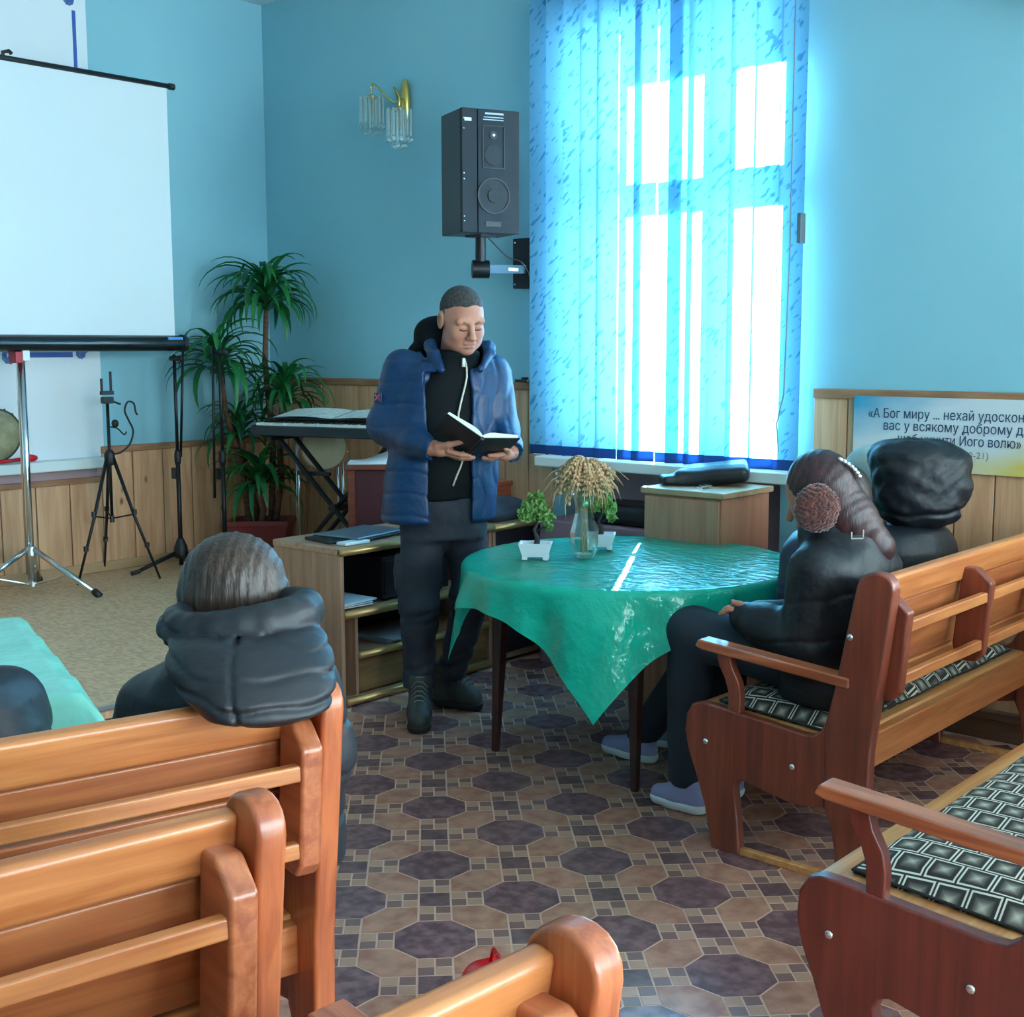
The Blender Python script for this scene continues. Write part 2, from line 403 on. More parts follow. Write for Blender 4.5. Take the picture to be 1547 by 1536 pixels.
M_grout = mat('floor joint colour', srgb(204, 160, 138), .36, spec=.4)

WINS = [(-3.95, -2.76), (-.55, .75), (1.55, 2.85)]; WZ0, WZ1 = 1.0, 3.0
b = MB(); xs = [XL]
for a, c in WINS: xs += [a, c]
xs.append(XR)
for i in range(0, len(xs), 2): b.box((xs[i], YW, 0), (xs[i+1], YW+.62, ZC))
for a, c in WINS:
    b.box((a, YW, WZ1), (c, YW+.62, ZC)); b.box((a, YW+.12, 0), (c, YW+.62, WZ0))
wall_back = struct(b.build('wall_back', M_wall))
b = MB().box((-3.95, YW+.1, 0), (-2.76, YW+.121, WZ0)); b.build('niche_panel', M_mauve, wall_back)
wall_left = struct(MB().box((XL-.3, YB, 0), (XL, YW+.62, ZC)).build('wall_left', M_wall))
# the hall goes on behind the viewer: unseen right-wall windows added for more daylight
WF = []; WR = [(-.6, .9), (1.3, 2.8), (3.2, 4.7)]; HZ0, HZ1 = .95, 3.1
b = MB(); xs = [XL-.3]
for a, c in WF: xs += [a, c]
xs.append(XR+.3)
for i in range(0, len(xs), 2): b.box((xs[i], YB-.3, 0), (xs[i+1], YB, ZC))
for a, c in WF: b.box((a, YB-.3, 0), (c, YB, HZ0)).box((a, YB-.3, HZ1), (c, YB, ZC))
struct(b.build('wall_front', M_wall))
b = MB(); xs = [YB]
for a, c in WR: xs += [a, c]
xs.append(YW+.62)
for i in range(0, len(xs), 2): b.box((XR, xs[i], 0), (XR+.3, xs[i+1], ZC))
for a, c in WR: b.box((XR, a, 0), (XR+.3, c, HZ0)).box((XR, a, HZ1), (XR+.3, c, ZC))
struct(b.build('wall_right', M_wall))
struct(MB().box((XL-.3, YB-.3, ZC), (XR+.3, YW+.62, ZC+.2)).build('ceiling', M_ceil))
floor = struct(MB().box((XL-.3, YB-.3, -.1), (XR+.3, YW+.62, 0)).build('floor', M_grout))
stage = struct(MB().box((XL, YB, 0), (XSTG, YW, STG)).box((XSTG, YB, 0), (XSTG+.7, 3.15, STG)).build('floor_stage', M_stage))
MB().box((XSTG+.7, YB, 0), (XSTG+.712, 3.15, STG-.03)).build('riser', M_board, stage)
MB().box((XSTG+.67, YB, STG), (XSTG+.715, 3.15, STG+.006)).build('nosing', mat('steel nosing', (.5, .5, .5), .3, 1), stage)

# wainscot boards, one by one
def planks(wall, axis, a0, a1, z0, z1, width=.153):
    n = max(1, round((a1-a0)/width)); wd = (a1-a0)/n
    if axis == 'x': me = MB().box((0, -.014, 0), (wd-.006, 0, z1-z0)).mesh('plank')
    else: me = MB().box((0, 0, 0), (.014, wd-.006, z1-z0)).mesh('plank')
    for i in range(n):
        a = a0+i*wd+.003
        put('plank', me, M_plank, wall, (a, YW, z0) if axis == 'x' else (XL, a, z0), bevel=.002, bseg=1)
planks(wall_back, 'x', XL+.015, -4.02, STG, 1.305); planks(wall_back, 'x', -2.606, -.6, .115, 1.305)
planks(wall_left, 'y', 1.6, 3.715, STG+.05, .80, .2); planks(wall_left, 'y', 3.715, YW-.02, STG+.05, .955, .2)
for n, (lo, hi) in enumerate([((XL, YW-.026, 1.303), (-4.02, YW, 1.343)), ((-2.606, YW-.026, 1.303), (-.6, YW, 1.343)),
                              ((XL, 3.715, .953), (XL+.028, YW, .99)), ((XL, 1.6, .80), (XL+.03, 3.715, .832))]):
    struct(MB().box(lo, hi).build('trim_%d' % (n+1), M_trimw, bevel=.006))
M_base = mat('brown skirting', srgb(122, 92, 70), .45, col2=srgb(100, 72, 54), nscale=5, stretch=(.5, 6, 6))
b = MB().box((-2.606, YW-.03, 0), (-.6, YW, .085)).box((-2.606, YW-.05, .085), (-.6, YW, .118)); struct(b.build('baseboard_back', M_base, bevel=.005))
struct(MB().box((XL, 1.0, STG), (XL+.022, YW, STG+.055)).build('baseboard_left', mat('pale skirting', srgb(186, 152, 112), .45), bevel=.005))
struct(MB().box((XL+.022, YW-.022, STG), (XSTG, YW, STG+.055)).build('baseboard_stage', MATS['pale skirting'], bevel=.005))

# ------------------------------------------------------------------ windows
M_pvc = mat('white window frame', srgb(232, 236, 234), .35)
M_pane = glassy('window glass', (.96, .985, 1), .95, .02)
for n, (a, c) in enumerate(WINS):
    y0, y1 = YW+.085, YW+.155
    mid = -3.17 if n == 0 else (a+c)/2
    w_ = thing('window_%d' % (n+1), None, None, ((a+c)/2, YW+.12, WZ0)); w_['kind'] = 'structure'
    f = MB()
    for lo, hi in [((a, WZ0), (a+.06, WZ1)), ((c-.075, WZ0), (c, WZ1)), ((a+.06, WZ0), (c-.075, WZ0+.1)), ((a+.06, WZ1-.05), (c-.075, WZ1)), ((mid-.055, WZ0+.1), (mid+.055, WZ1-.05)),
                   ((a+.06, 2.215), (mid-.055, 2.325)), ((mid+.055, 2.215), (c-.075, 2.345))]:
        f.box((lo[0], y0, lo[1]), (hi[0], y1, hi[1]))
    f.build('frame', M_pvc, w_, True)
    for x0, x1 in ((a+.06, mid-.055), (mid+.055, c-.075)):
        for z0, z1 in ((WZ0+.1, 2.215), (2.345, WZ1-.05)):
            MB().box((x0, YW+.118, z0), (x1, YW+.122, z1)).build('pane', M_pane, w_, True)
    portal(((a+c)/2, YW+.64, (WZ0+WZ1)/2), (-PI/2, 0, 0), c-a, WZ1-WZ0)
wn = len(WINS)
for k, (a, c) in enumerate(WF+WR):
    wn += 1; fr = k < len(WF); m_ = (a+c)/2
    w_ = thing('window_%d' % wn, None, None, (m_, YB-.15, HZ0) if fr else (XR+.15, m_, HZ0), 0 if fr else PI/2); w_['kind'] = 'structure'  # unseen window, added to bring in daylight
    hw, hh = (c-a)/2, HZ1-HZ0; f = MB()
    for lo, hi in [((-hw, 0), (-hw+.06, hh)), ((hw-.06, 0), (hw, hh)), ((-hw+.06, 0), (hw-.06, .06)), ((-hw+.06, hh-.06), (hw-.06, hh)), ((-.05, .06), (.05, hh-.06))]:
        f.box((lo[0], -.03, lo[1]), (hi[0], .03, hi[1]))
    f.build('frame', M_pvc, w_)
    for x0, x1 in ((-hw+.06, -.05), (.05, hw-.06)): MB().box((x0, -.003, .06), (x1, .003, hh-.06)).build('pane', M_pane, w_)
    if fr: portal((m_, YB-.31, (HZ0+HZ1)/2), (PI/2, 0, 0), c-a, hh)
    else: portal((XR+.31, m_, (HZ0+HZ1)/2), (PI/2, 0, PI/2), c-a, hh)
struct(MB().box((-3.99, 4.69, .948), (-2.62, YW+.085, .998)).build('window_sill', M_white, bevel=.008))
for n, (a, c) in enumerate(WINS[1:]):
    struct(MB().box((a-.05, 4.72, .948), (c+.05, YW+.085, .998)).build('window_sill', M_white, bevel=.008))

# vertical blind
def blind_mat():
    m = bpy.data.materials.new('blue blind fabric'); m.use_nodes = True; nt = m.node_tree; p = nt.nodes['Principled BSDF']
    tc = nd(nt, 'ShaderNodeTexCoord'); mp = nd(nt, 'ShaderNodeMapping'); rt = nd(nt, 'ShaderNodeMapping'); rt.inputs['Rotation'].default_value = (0, math.radians(48), 0)
    mp.inputs['Scale'].default_value = (20, 1, 64)
    vo = nd(nt, 'ShaderNodeTexNoise'); vo.inputs['Scale'].default_value = 1.0; vo.inputs['Detail'].default_value = 1
    cr = nd(nt, 'ShaderNodeValToRGB'); e = cr.color_ramp.elements; e[0].position = .60; e[1].position = .67
    e[0].color = rgba((.22, .56, .80)); e[1].color = rgba((.08, .32, .56))
    e2 = nd(nt, 'ShaderNodeValToRGB'); q = e2.color_ramp.elements; q[0].position = .60; q[1].position = .67
    q[0].color = rgba((.088, .30, .48)); q[1].color = rgba((.035, .17, .33))
    oi = nd(nt, 'ShaderNodeObjectInfo'); ad = nd(nt, 'ShaderNodeVectorMath', operation='ADD'); mu = nd(nt, 'ShaderNodeMath', operation='MULTIPLY'); mu.inputs[1].default_value = 31
    L = nt.links.new
    L(oi.outputs['Random'], mu.inputs[0]); L(tc.outputs['Object'], ad.inputs[0]); L(mu.outputs[0], ad.inputs[1]); L(ad.outputs[0], rt.inputs[0]); L(rt.outputs[0], mp.inputs[0])
    L(mp.outputs[0], vo.inputs[0]); L(vo.outputs[0], cr.inputs[0]); L(vo.outputs[0], e2.inputs[0])
    L(cr.outputs[0], p.inputs['Base Color']); p.inputs['Roughness'].default_value = .6
    t = nd(nt, 'ShaderNodeBsdfTranslucent'); L(e2.outputs[0], t.inputs[0])
    mx = nd(nt, 'ShaderNodeMixShader'); mx.inputs[0].default_value = .62
    L(p.outputs[0], mx.inputs[1]); L(t.outputs[0], mx.inputs[2]); L(mx.outputs[0], nt.nodes['Material Output'].inputs[0])
    return m
M_blind = blind_mat()
M_bhem = mat('blind weight pocket', srgb(24, 66, 120), .6, trans=((.05, .16, .4), .4))
BY = 4.77
bl = thing('vertical_blind', 'tall blue patterned vertical blind hanging over the sunlit window', 'blind', (-3.34, BY, .99))
MB().box((-4.08, BY-.03, 3.30), (-2.58, BY+.03, 3.345)).build('headrail', M_white, bl, True)
for xb in (-3.9, -2.75): MB().box((xb, BY, 3.345), (xb+.04, YW, 3.36)).build('bracket', M_white, bl, True)
spans = [(-4.068, -3.971), (-3.971, -3.864), (-3.864, -3.763), (-3.763, -3.669), (-3.669, -3.574), (-3.538, -3.455), (-3.455, -3.366), (-3.331, -3.269), (-3.269, -3.174), (-3.174, -3.075), (-3.06, -2.966), (-2.966, -2.861), (-2.861, -2.736), (-2.736, -2.624)]
twist = [12, 14, 16, 16, 8, 10, 8, 10, 16, 14, 22, 14, 10, 8]
slats = [[(a+c)/2, math.radians(t_)] for (a, c), t_ in zip(spans, twist)]
slats[4][0] = -3.622; slats[5][0] = -3.490; slats[6][0] = -3.411; slats[7][0] = -3.277
sw = .112
me_s = MB(); 
def slat_pt(u, v):
    x = (u-.5)*sw; return (x, .004*(1-(2*u-1)**2), v*2.27)
me_s.grid(slat_pt, 6, 1); slat_me = me_s.mesh('slat', True)
hm = MB().box((-sw/2, -.003, -.045), (sw/2, .006, 0)).mesh('weight_pocket')
for x, tw in slats:
    s_ = put('slat', slat_me, M_blind, bl, (x+3.34, 0, .055), (0, 0, tw))
    put('weight_pocket', hm, M_bhem, s_)
MB().tube([(-4.05, BY-.01, 1.0), (-3.34, BY-.014, .996), (-2.63, BY-.01, 1.0)], .0025, 6).build('spacer_chain', M_white, bl, True)
MB().tube([(-2.66, BY-.04, 3.3), (-2.655, BY-.045, 1.9), (-2.67, BY-.04, 1.32), (-2.70, BY-.04, 1.2), (-2.69, BY-.04, 1.08)], .003, 6).build('pull_cord', mat('grey cord', srgb(120, 140, 150), .6), bl, True)
MB().box((-2.625, BY-.05, 1.93), (-2.605, BY-.01, 2.05)).build('cord_weight', mat('grey cord weight', srgb(96, 110, 118), .5), bl, True, bevel=.004)

# ------------------------------------------------------------------ printed tile floor: octagons, planks, mosaic squares
M_oct = mat('purple brown octagon', srgb(140, 104, 104), .22, col2=srgb(102, 74, 78), nscale=26, lo=.38, hi=.6, rand=True, detail=8, spec=.45)
M_pk = mat('plank tile', srgb(188, 138, 116), .25, col2=srgb(158, 108, 90), nscale=7, stretch=(3, 3, 1), rand=True, spec=.4)
M_sq = mat('slate square', srgb(124, 94, 94), .24, col2=srgb(96, 72, 74), nscale=30, rand=True, spec=.4)
M_cka = mat('dark mosaic', srgb(130, 98, 92), .26); M_ckb = mat('light mosaic', srgb(180, 138, 118), .26)
p_ = .3385; s_o = p_*math.sqrt(2)/(math.sqrt(2)+4); a_o = s_o*(1+math.sqrt(2))/2; g_ = .003; tz = .0008
def flat(poly, shrink=g_):
    cx = sum(q[0] for q in poly)/len(poly); cy = sum(q[1] for q in poly)/len(poly)
    out = []
    n = len(poly)
    for i in range(n):                      # offset each edge inward
        p0, p1, p2 = Vector(poly[i-1]), Vector(poly[i]), Vector(poly[(i+1) % n])
        e1 = (p1-p0).normalized(); e2 = (p2-p1).normalized(); n1 = Vector((-e1.y, e1.x)); n2 = Vector((-e2.y, e2.x))
        bis = (n1+n2); bis /= max(bis.dot(n1), .2); out.append(tuple(p1+bis*shrink))
    return MB().prism(out, 0, tz, 'z').mesh('tile')
oc = [(a_o, -s_o/2), (a_o, s_o/2), (s_o/2, a_o), (-s_o/2, a_o), (-a_o, s_o/2), (-a_o, -s_o/2), (-s_o/2, -a_o), (s_o/2, -a_o)]
m_oct = flat(oc); hd = s_o/math.sqrt(2); tip = p_/2-hd
hx = [(-(p_/2-a_o), -s_o/2), (0, -tip), (p_/2-a_o, -s_o/2), (p_/2-a_o, s_o/2), (0, tip), (-(p_/2-a_o), s_o/2)]
m_hex = flat(hx)
m_sqr = flat([(hd, 0), (0, hd), (-hd, 0), (0, -hd)])
def frame_uv(x, y):
    c, s = math.cos(YAW), math.sin(YAW); r = x*c+y*s; f = -x*s+y*c
    dz = f*math.cos(PITCH)+HC*math.sin(PITCH); up = -HC*math.cos(PITCH)+f*math.sin(PITCH)
    return (773.5+F_PX*r/dz, 768-F_PX*up/dz, dz) if dz > .3 else (9e9, 9e9, dz)
def chk(flip):
    h = s_o/2; A = MB(); 
    for i in (0, 1):
        for j in (0, 1):
            if (i+j+flip) % 2: continue
            A.box((-h+i*h+.003, -h+j*h+.003, 0), (-h+(i+1)*h-.002, -h+(j+1)*h-.002, tz))
    return A.mesh('tile')
m_ca, m_cb = chk(0), chk(1)
tiles = []
for i in range(-14, 15):
    for j in range(-8, 10):
        x = -2.236+i*p_; y = 2.573+j*p_*.985
        x, y = -2.236+i*p_, 2.573+j*p_
        tiles.append(('octagon_tile', m_oct, M_oct, x, y, 0))
        tiles.append(('plank_tile', m_hex, M_pk, x+p_/2, y, 0)); tiles.append(('plank_tile', m_hex, M_pk, x, y+p_/2, PI/2))
        cx, cy = x+p_/2, y+p_/2
        tiles.append(('square_tile', m_sqr, M_sq, cx, cy, 0))
        for q in range(4):
            an = PI/4+q*PI/2
            tiles.append(('mosaic_tile', (m_ca, m_cb)[q % 2], (M_cka), cx+math.cos(an)*s_o, cy+math.sin(an)*s_o, an))
            tiles.append(('mosaic_tile_light', (m_cb, m_ca)[q % 2], (M_ckb), cx+math.cos(an)*s_o, cy+math.sin(an)*s_o, an))
by = {}
for t in tiles:
    x, y = t[3], t[4]
    if x < XSTG+.2 or (x < -3.7 and y < 3.1) or x > 2.6 or y > YW-.1: continue
    if x < -4.0 and y > 3.4: continue
    u, v, dz = frame_uv(x, y)
    if -300 < u < 2300 and v < 2400: by.setdefault(t[0], []).append((dz if -30 < u < 1577 and v < 1580 else dz+100, t))
joined = {}
for nm, lst in by.items():
    lst.sort(key=lambda q: q[0])
    for k, (dz, t) in enumerate(lst):
        if k < 290: 
            me = t[1] if not t[1].materials or t[1].materials[0] == t[2] else None
            if me is None:
                key = t[1].name+t[2].name
                if key not in joined: joined[key] = t[1].copy(); joined[key].materials.clear()
                me = joined[key]
            put(nm, me, t[2], floor, (t[3], t[4], 0), (0, 0, t[5]))
    rest = lst[290:]
    if rest:
        b = MB()
        for dz, t in rest:
            R = Matrix.Translation((t[3], t[4], 0)) @ Matrix.Rotation(t[5], 4, 'Z')
            b.add([R @ q.co for q in t[1].vertices], [tuple(pp.vertices) for pp in t[1].polygons])
        b.build(nm+'s', rest[0][1][2], floor)['kind'] = 'stuff'
# ------------------------------------------------------------------ pews
W_endr = wood('reddish pine end', srgb(150, 74, 52), srgb(118, 54, 40), 'z', 4, .34, .35, fine=.3)
W_endd = wood('shaded red pine end', srgb(128, 54, 42), srgb(104, 42, 34), 'z', 4, .34, .35, fine=.2)  # same end wood, with the lower right pew's shade put into the colour
W_endl = wood('orange pine end', srgb(204, 112, 66), srgb(166, 82, 48), 'z', 4, .33, .35, fine=.3)
W_rail = wood('orange pine rail', srgb(218, 140, 82), srgb(186, 106, 58), 'y', 4, .33, .35, knots=2.0, fine=.3)
W_panel = wood('orange pine panel', srgb(200, 122, 72), srgb(168, 92, 54), 'y', 4, .36, .3, knots=2.6, fine=.3)
W_seat = wood('light pine seat', srgb(236, 172, 108), srgb(206, 132, 74), 'y', 4, .35, .3, fine=.3)
W_arm = wood('pine arm', srgb(204, 120, 78), srgb(164, 86, 54), 'x', 4, .3, .4, fine=.3)
M_bolt = mat('steel bolt', (.75, .75, .73), .25, 1)
def cushion_mat():
    m = bpy.data.materials.new('diamond cushion cloth'); m.use_nodes = True; nt = m.node_tree; p = nt.nodes['Principled BSDF']; L = nt.links.new
    tc = nd(nt, 'ShaderNodeTexCoord'); mp = nd(nt, 'ShaderNodeMapping'); mp.inputs['Rotation'].default_value = (0, 0, math.radians(-7)); mp.inputs['Scale'].default_value = (15.5, 12.5, 15)
    br = nd(nt, 'ShaderNodeSeparateXYZ'); L(tc.outputs['Object'], mp.inputs[0]); L(mp.outputs[0], br.inputs[0])
    def M(op, a, b=None, c=None):
        n = nd(nt, 'ShaderNodeMath', operation=op)
        for i, v in enumerate((a, b, c)):
            if v is None: continue
            if isinstance(v, (int, float)): n.inputs[i].default_value = v
            else: L(v, n.inputs[i])
        return n.outputs[0]
    x, y = br.outputs[0], br.outputs[1]
    yf = M('FLOOR', y); x2 = M('ADD', x, M('MULTIPLY', yf, .5)); fx = M('FRACT', x2); fy = M('FRACT', y)
    ex = M('MULTIPLY', M('MINIMUM', fx, M('SUBTRACT', 1, fx)), 1.0); ey = M('MINIMUM', fy, M('SUBTRACT', 1, fy)); e = M('MINIMUM', ex, ey)
    cr = nd(nt, 'ShaderNodeValToRGB'); el = cr.color_ramp.elements
    el[0].position = 0; el[0].color = rgba(srgb(38, 36, 34)); el[1].position = .5; el[1].color = rgba(srgb(196, 192, 174))
    for pos, c in ((.028, (40, 38, 34)), (.04, (222, 218, 200)), (.085, (222, 218, 200)), (.10, (34, 32, 30)), (.19, (44, 42, 38)), (.32, (112, 108, 96))):
        k = el.new(pos); k.color = rgba(srgb(*c))
    L(e, cr.inputs[0]); L(cr.outputs[0], p.inputs['Base Color']); p.inputs['Roughness'].default_value = .85
    return m
M_cush = cushion_mat()
PANEL = [(.098, 0), (.096, .011), (.072, .129), (.038, .225), (.009, .295), (-.002, .35), (.003, .405), (.022, .438), (.05, .449), (.09, .448), (.2, .437), (.33, .425), (.40, .418), (.43, .421), (.452, .437), (.47, .47),
         (.475, .30), (.472, .216), (.42, .206), (.368, .204), (.31, .212), (.258, .224), (.207, .235), (.186, .228), (.176, .205), (.186, .12), (.196, .037), (.198, 0)]
POST = [(.51, 0), (.506, .1), (.49, .18), (.472, .216), (.468, .46), (.494, .57), (.546, .845), (.551, .868), (.559, .886), (.571, .899), (.586, .907), (.604, .911), (.622, .910), (.639, .904), (.652, .893), (.660, .877), (.662, .858), (.658, .835), (.605, .40), (.600, .2), (.604, 0)]
RACK = [(.588, .842), (.634, .842), (.682, .800), (.662, .575), (.640, .548), (.575, .548), (.566, .60)]
def pew(label, loc, rz, Ln, rack_at, trim=0, near=True, far=True, W_end=None):
    W_end = W_end or W_endr
    """x runs backward from the seat front, y along the bench"""
    t = thing('church_pew', label, 'pew', loc, rz, 'wooden church pews')
    T = .038
    tx = lambda q: [(trim+x*(.47-trim)/.47 if x < .47 else x, z) for x, z in q]
    for y0, sgn, on in ((0, -1, near), (Ln-T, 1, far)):
        if not on: continue
        MB().prism(tx(PANEL), y0, y0+T, 'y').build('end_panel', W_end, t, bevel=.007, bseg=3)
        ps = MB().prism(POST, y0-.004, y0+T+.004, 'y').build('end_post', W_end, t, bevel=.009, bseg=3)
        arm = [(.036, .622), (.048, .645), (.54, .606), (.54, .576), (.06, .614)]
        MB().prism(tx(arm), y0-.012, y0+T+.012, 'y').build('armrest', W_arm, t, bevel=.006, bseg=3)
        sup = [(.104, .612), (.112, .575), (.134, .535), (.146, .50), (.148, .440), (.188, .434), (.190, .49), (.182, .53), (.160, .57), (.150, .609)]
        MB().prism(tx(sup), y0+.003, y0+T-.003, 'y').build('arm_support', W_end, t, bevel=.005)
        yo = y0-.004 if sgn < 0 else y0+T+.004
        for bx_, bz_ in tx([(.074, .33), (.368, .314), (.538, .722)]):
            q = yo if bx_ > .5 else (y0 if sgn < 0 else y0+T)
            MB().ball((bx_, q, bz_), (.010, .006, .010), 10, 6).build('bolt', M_bolt, t, smooth=True)
        MB().box((tx([(.196, 0)])[0][0], y0+.006, 0), (.512, y0+T-.006, .022)).build('floor_rail', W_seat, t, bevel=.004)
    a, c = T, Ln-T
    tl = math.atan2(.29, .055)-PI/2          # lean of the back
    def board(name, zc, h, th, xo, m, bv=.006):
        x = .505+(zc-.57)*.19+xo
        R = Matrix.Rotation(-tl, 4, 'Y'); R = Matrix.Translation((x, (a+c)/2, zc)) @ Matrix.Rotation(math.radians(10.7), 4, 'Y')
        MB().box((-th/2, -(c-a)/2, -h/2), (th/2, (c-a)/2, h/2), R).build(name, m, t, bevel=bv, bseg=3)
    board('top_rail', .842, .088, .036, .022, W_rail, .012)
    board('back_board', .745, .100, .020, .016, W_panel); board('back_board', .640, .100, .020, .016, W_panel)
    board('lower_rail', .560, .052, .026, .020, W_rail)
    MB().prism(tx([(.02, .402), (.02, .432), (.06, .440), (.50, .412), (.505, .384)]), a, c, 'y').build('seat_board', W_seat, t, bevel=.006, bseg=3)
    MB().prism([(.50, .30), (.50, .405), (.53, .40), (.53, .30)], a, c, 'y').build('rear_apron', W_rail, t, bevel=.005)
    MB().prism(tx([(.04, .30), (.04, .40), (.065, .40), (.065, .30)]), a, c, 'y').build('front_apron', W_rail, t, bevel=.004)
    for y in rack_at:
        MB().prism(RACK, y, y+.045, 'y').build('rack_bracket', W_end if y < 1 and near else W_arm, t, bevel=.008, bseg=2)
    for k in range(len(rack_at)-1):
        y0, y1 = rack_at[k]+.04, rack_at[k+1]+.005
        for z, x in ((.755, .660), (.605, .648)):
            MB().box((x-.012, y0, z-.016), (x+.012, y1, z+.016)).build('rack_rail', W_rail, t, bevel=.005)
    return t
def cushion(label, loc, rz, Ln, y0, y1, wid=(.085, .47), trim=0):
    zs = lambda x: .4415-(max((x-trim)*.47/(.47-trim), 0)-.06)*.0635
    t = thing('seat_cushion', label, 'cushion', loc, rz, 'patterned pew cushions')
    nu, nv = 10, max(8, int((y1-y0)/.06))
    def top(u, v):
        x = wid[0]+u*(wid[1]-wid[0]); y = y0+v*(y1-y0)
        e = (1-(2*u-1)**6)*(1-(2*v-1)**(2*int(8))); z = zs(x)+.004+.036*max(e, 0)**.5+.003*math.sin(13*y)*math.sin(9*x)
        return (x, y, z)
    def bot(u, v):
        x = wid[0]+u*(wid[1]-wid[0]); return (x, y0+v*(y1-y0), zs(x)+.001)
    b = MB(); b.grid(top, nu*2, nv); b.grid(lambda u, v: bot(1-u, v), nu*2, nv)
    b.build('cushion_cover', M_cush, t, smooth=True)
    b = MB(); pts = [top(0, v/40) for v in range(41)]+[top(u/10, 1) for u in range(1, 11)]+[top(1, 1-v/40) for v in range(1, 41)]+[top(1-u/10, 0) for u in range(1, 11)]
    b.tube([(p[0], p[1], p[2]+.002) for p in pts], .0035, 6).build('piping', mat('cushion piping', srgb(40, 38, 36), .8), t, smooth=True)
    return t
R1 = ((-2.13, 3.22, 0), 0); R2 = ((-1.234, 2.29, 0), 0)
pew('pine pew beside the round green table, with people in dark coats seated on it', *R1, 1.5, [.045, .63, 1.25])
cushion('patterned cushion under the woman on the pew by the table', *R1, 1.5, .06, 1.42)
pew('empty pine pew at the lower right with a bare patterned cushion', *R2, 2.35, [.045, .75, 1.5, 2.2], W_end=W_endd)
cushion('bare black and white diamond cushion on the empty right pew', *R2, 2.35, .075, 2.25)
def from_post(p, deg, Ln):          # far end post top at p
    a = math.radians(deg); c, s = math.cos(a), math.sin(a); x, y = .61, Ln-.019
    return ((p[0]-(c*x-s*y), p[1]-(s*x+c*y), 0), a)
L1 = from_post((-1.808, 1.514), -13.8, 2.2); L2 = from_post((-1.398, 1.049), -10.8, 2.2); C1 = from_post((-.81, 1.022), -4, 2.2)
pew('pine pew with the person in the puffy hooded coat sitting at its end', *L1, 2.2, [.3, 1.2, 2.105], W_end=W_endl)
pew('pine pew at the lower left edge, directly behind the occupied one', *L2, 2.2, [.3, 1.2, 2.105], .20, W_end=W_endl)
pew('pine pew at the bottom centre, nearest the camera, only its post top showing', *C1, 2.2, [.3, 1.2, 2.105], .12, W_end=W_endl)
cushion('patterned cushion on the pew of the person in the puffy coat', *L1, 2.2, .1, 2.1)
cushion('patterned cushion on the second pew from the lower left', *L2, 2.2, .1, 2.1, (.27, .47), .20)
cushion('patterned cushion on the bottom centre pew', *C1, 2.2, .1, 2.1, (.2, .47), .12)
# ------------------------------------------------------------------ round table and cloth
M_dark = mat('black plastic', srgb(26, 30, 34), .45)
M_black = mat('matt black metal', srgb(22, 26, 30), .4, .3)
M_chrome = mat('chrome tube', (.72, .74, .75), .18, 1)
TC = Vector((-2.76, 3.79)); TZ = .735; TR = .605
W_leg = wood('dark brown table leg', srgb(74, 40, 34), srgb(54, 28, 26), 'z', 4, .4, .2)
t = thing('round_table', 'round dark-legged table under the green plastic cloth', 'table', (TC.x, TC.y, 0))
MB().lathe([(.0, TZ-.03), (TR-.012, TZ-.03), (TR-.004, TZ-.02), (TR-.004, TZ-.008), (TR-.012, TZ-.003), (0, TZ-.003)], n=56).build('table_top', W_leg, t, auto=40)
for dx, dy in ((-.40, -.30), (.26, -.315), (-.39, .34), (.27, .33)):
    MB().tube([(dx*.93, dy*.93, TZ-.03), (dx*.96, dy*.96, .45), (dx, dy, 0)], [.036, .031, .017], 4).build('leg', W_leg, t, bevel=.004)
for s_ in (-1, 1):
    MB().box((-.30, s_*.27-.012, TZ-.11), (.24, s_*.27+.012, TZ-.03)).build('apron', W_leg, t)
def cloth_mat():
    m = mat('green plastic film', (.012, .60, .42), .16, col2=(.010, .52, .36), nscale=5, bump=.5, bscale=17, bstretch=(1, 1.6, 1), trans=((.03, .72, .50), .34), spec=.6, bdist=.02)
    return m
M_cloth = cloth_mat()
def hang_cloth(name, c, z, r, half, turn, label, flare=.16, seed=1, n=80):
    """square sheet over a disc: the overhang bends down the rim with slow folds"""
    rg = random.Random(seed); ph = [rg.uniform(0, 6) for _ in range(6)]
    b = MB()
    def P(u, v):
        x, y = (2*u-1)*half, (2*v-1)*half; rho = math.hypot(x, y); a = math.atan2(y, x)
        if rho <= r-.004:
            q = (rho, 0)
        else:
            e = rho-r+.004; bend = .03
            if e < bend: th = e/bend*(PI/2-.12); q = (r-.004+bend*math.sin(th)*.7, -bend*(1-math.cos(th))*.7)
            else:
                h = e-bend; fold = (.018*math.sin(7*a+ph[0])+.012*math.sin(12*a+ph[1])+.007*math.sin(23*a+ph[2]))*min(1, h/.10)
                q = (r+.017+flare*h+fold, -.018-h*.985)
        zz = .0015*math.sin(14*x+ph[3])*math.sin(11*y+ph[4]) if rho < r-.03 else 0
        ca, sa = math.cos(turn), math.sin(turn)
        X, Y = q[0]*math.cos(a), q[0]*math.sin(a)
        return (ca*X-sa*Y, sa*X+ca*Y, q[1]+zz)
    b.grid(P, n, n)
    o = b.build(name, M_cloth, None, smooth=True); o.location = (c[0], c[1], z)
    tag(o, label, 'tablecloth'); return o
# one corner hangs towards the viewer: diagonal of the square at about -63 degrees
hang_cloth('tablecloth', TC, TZ+.004, TR, .735, math.radians(-63+45), 'glossy green plastic cloth draped over the round table')

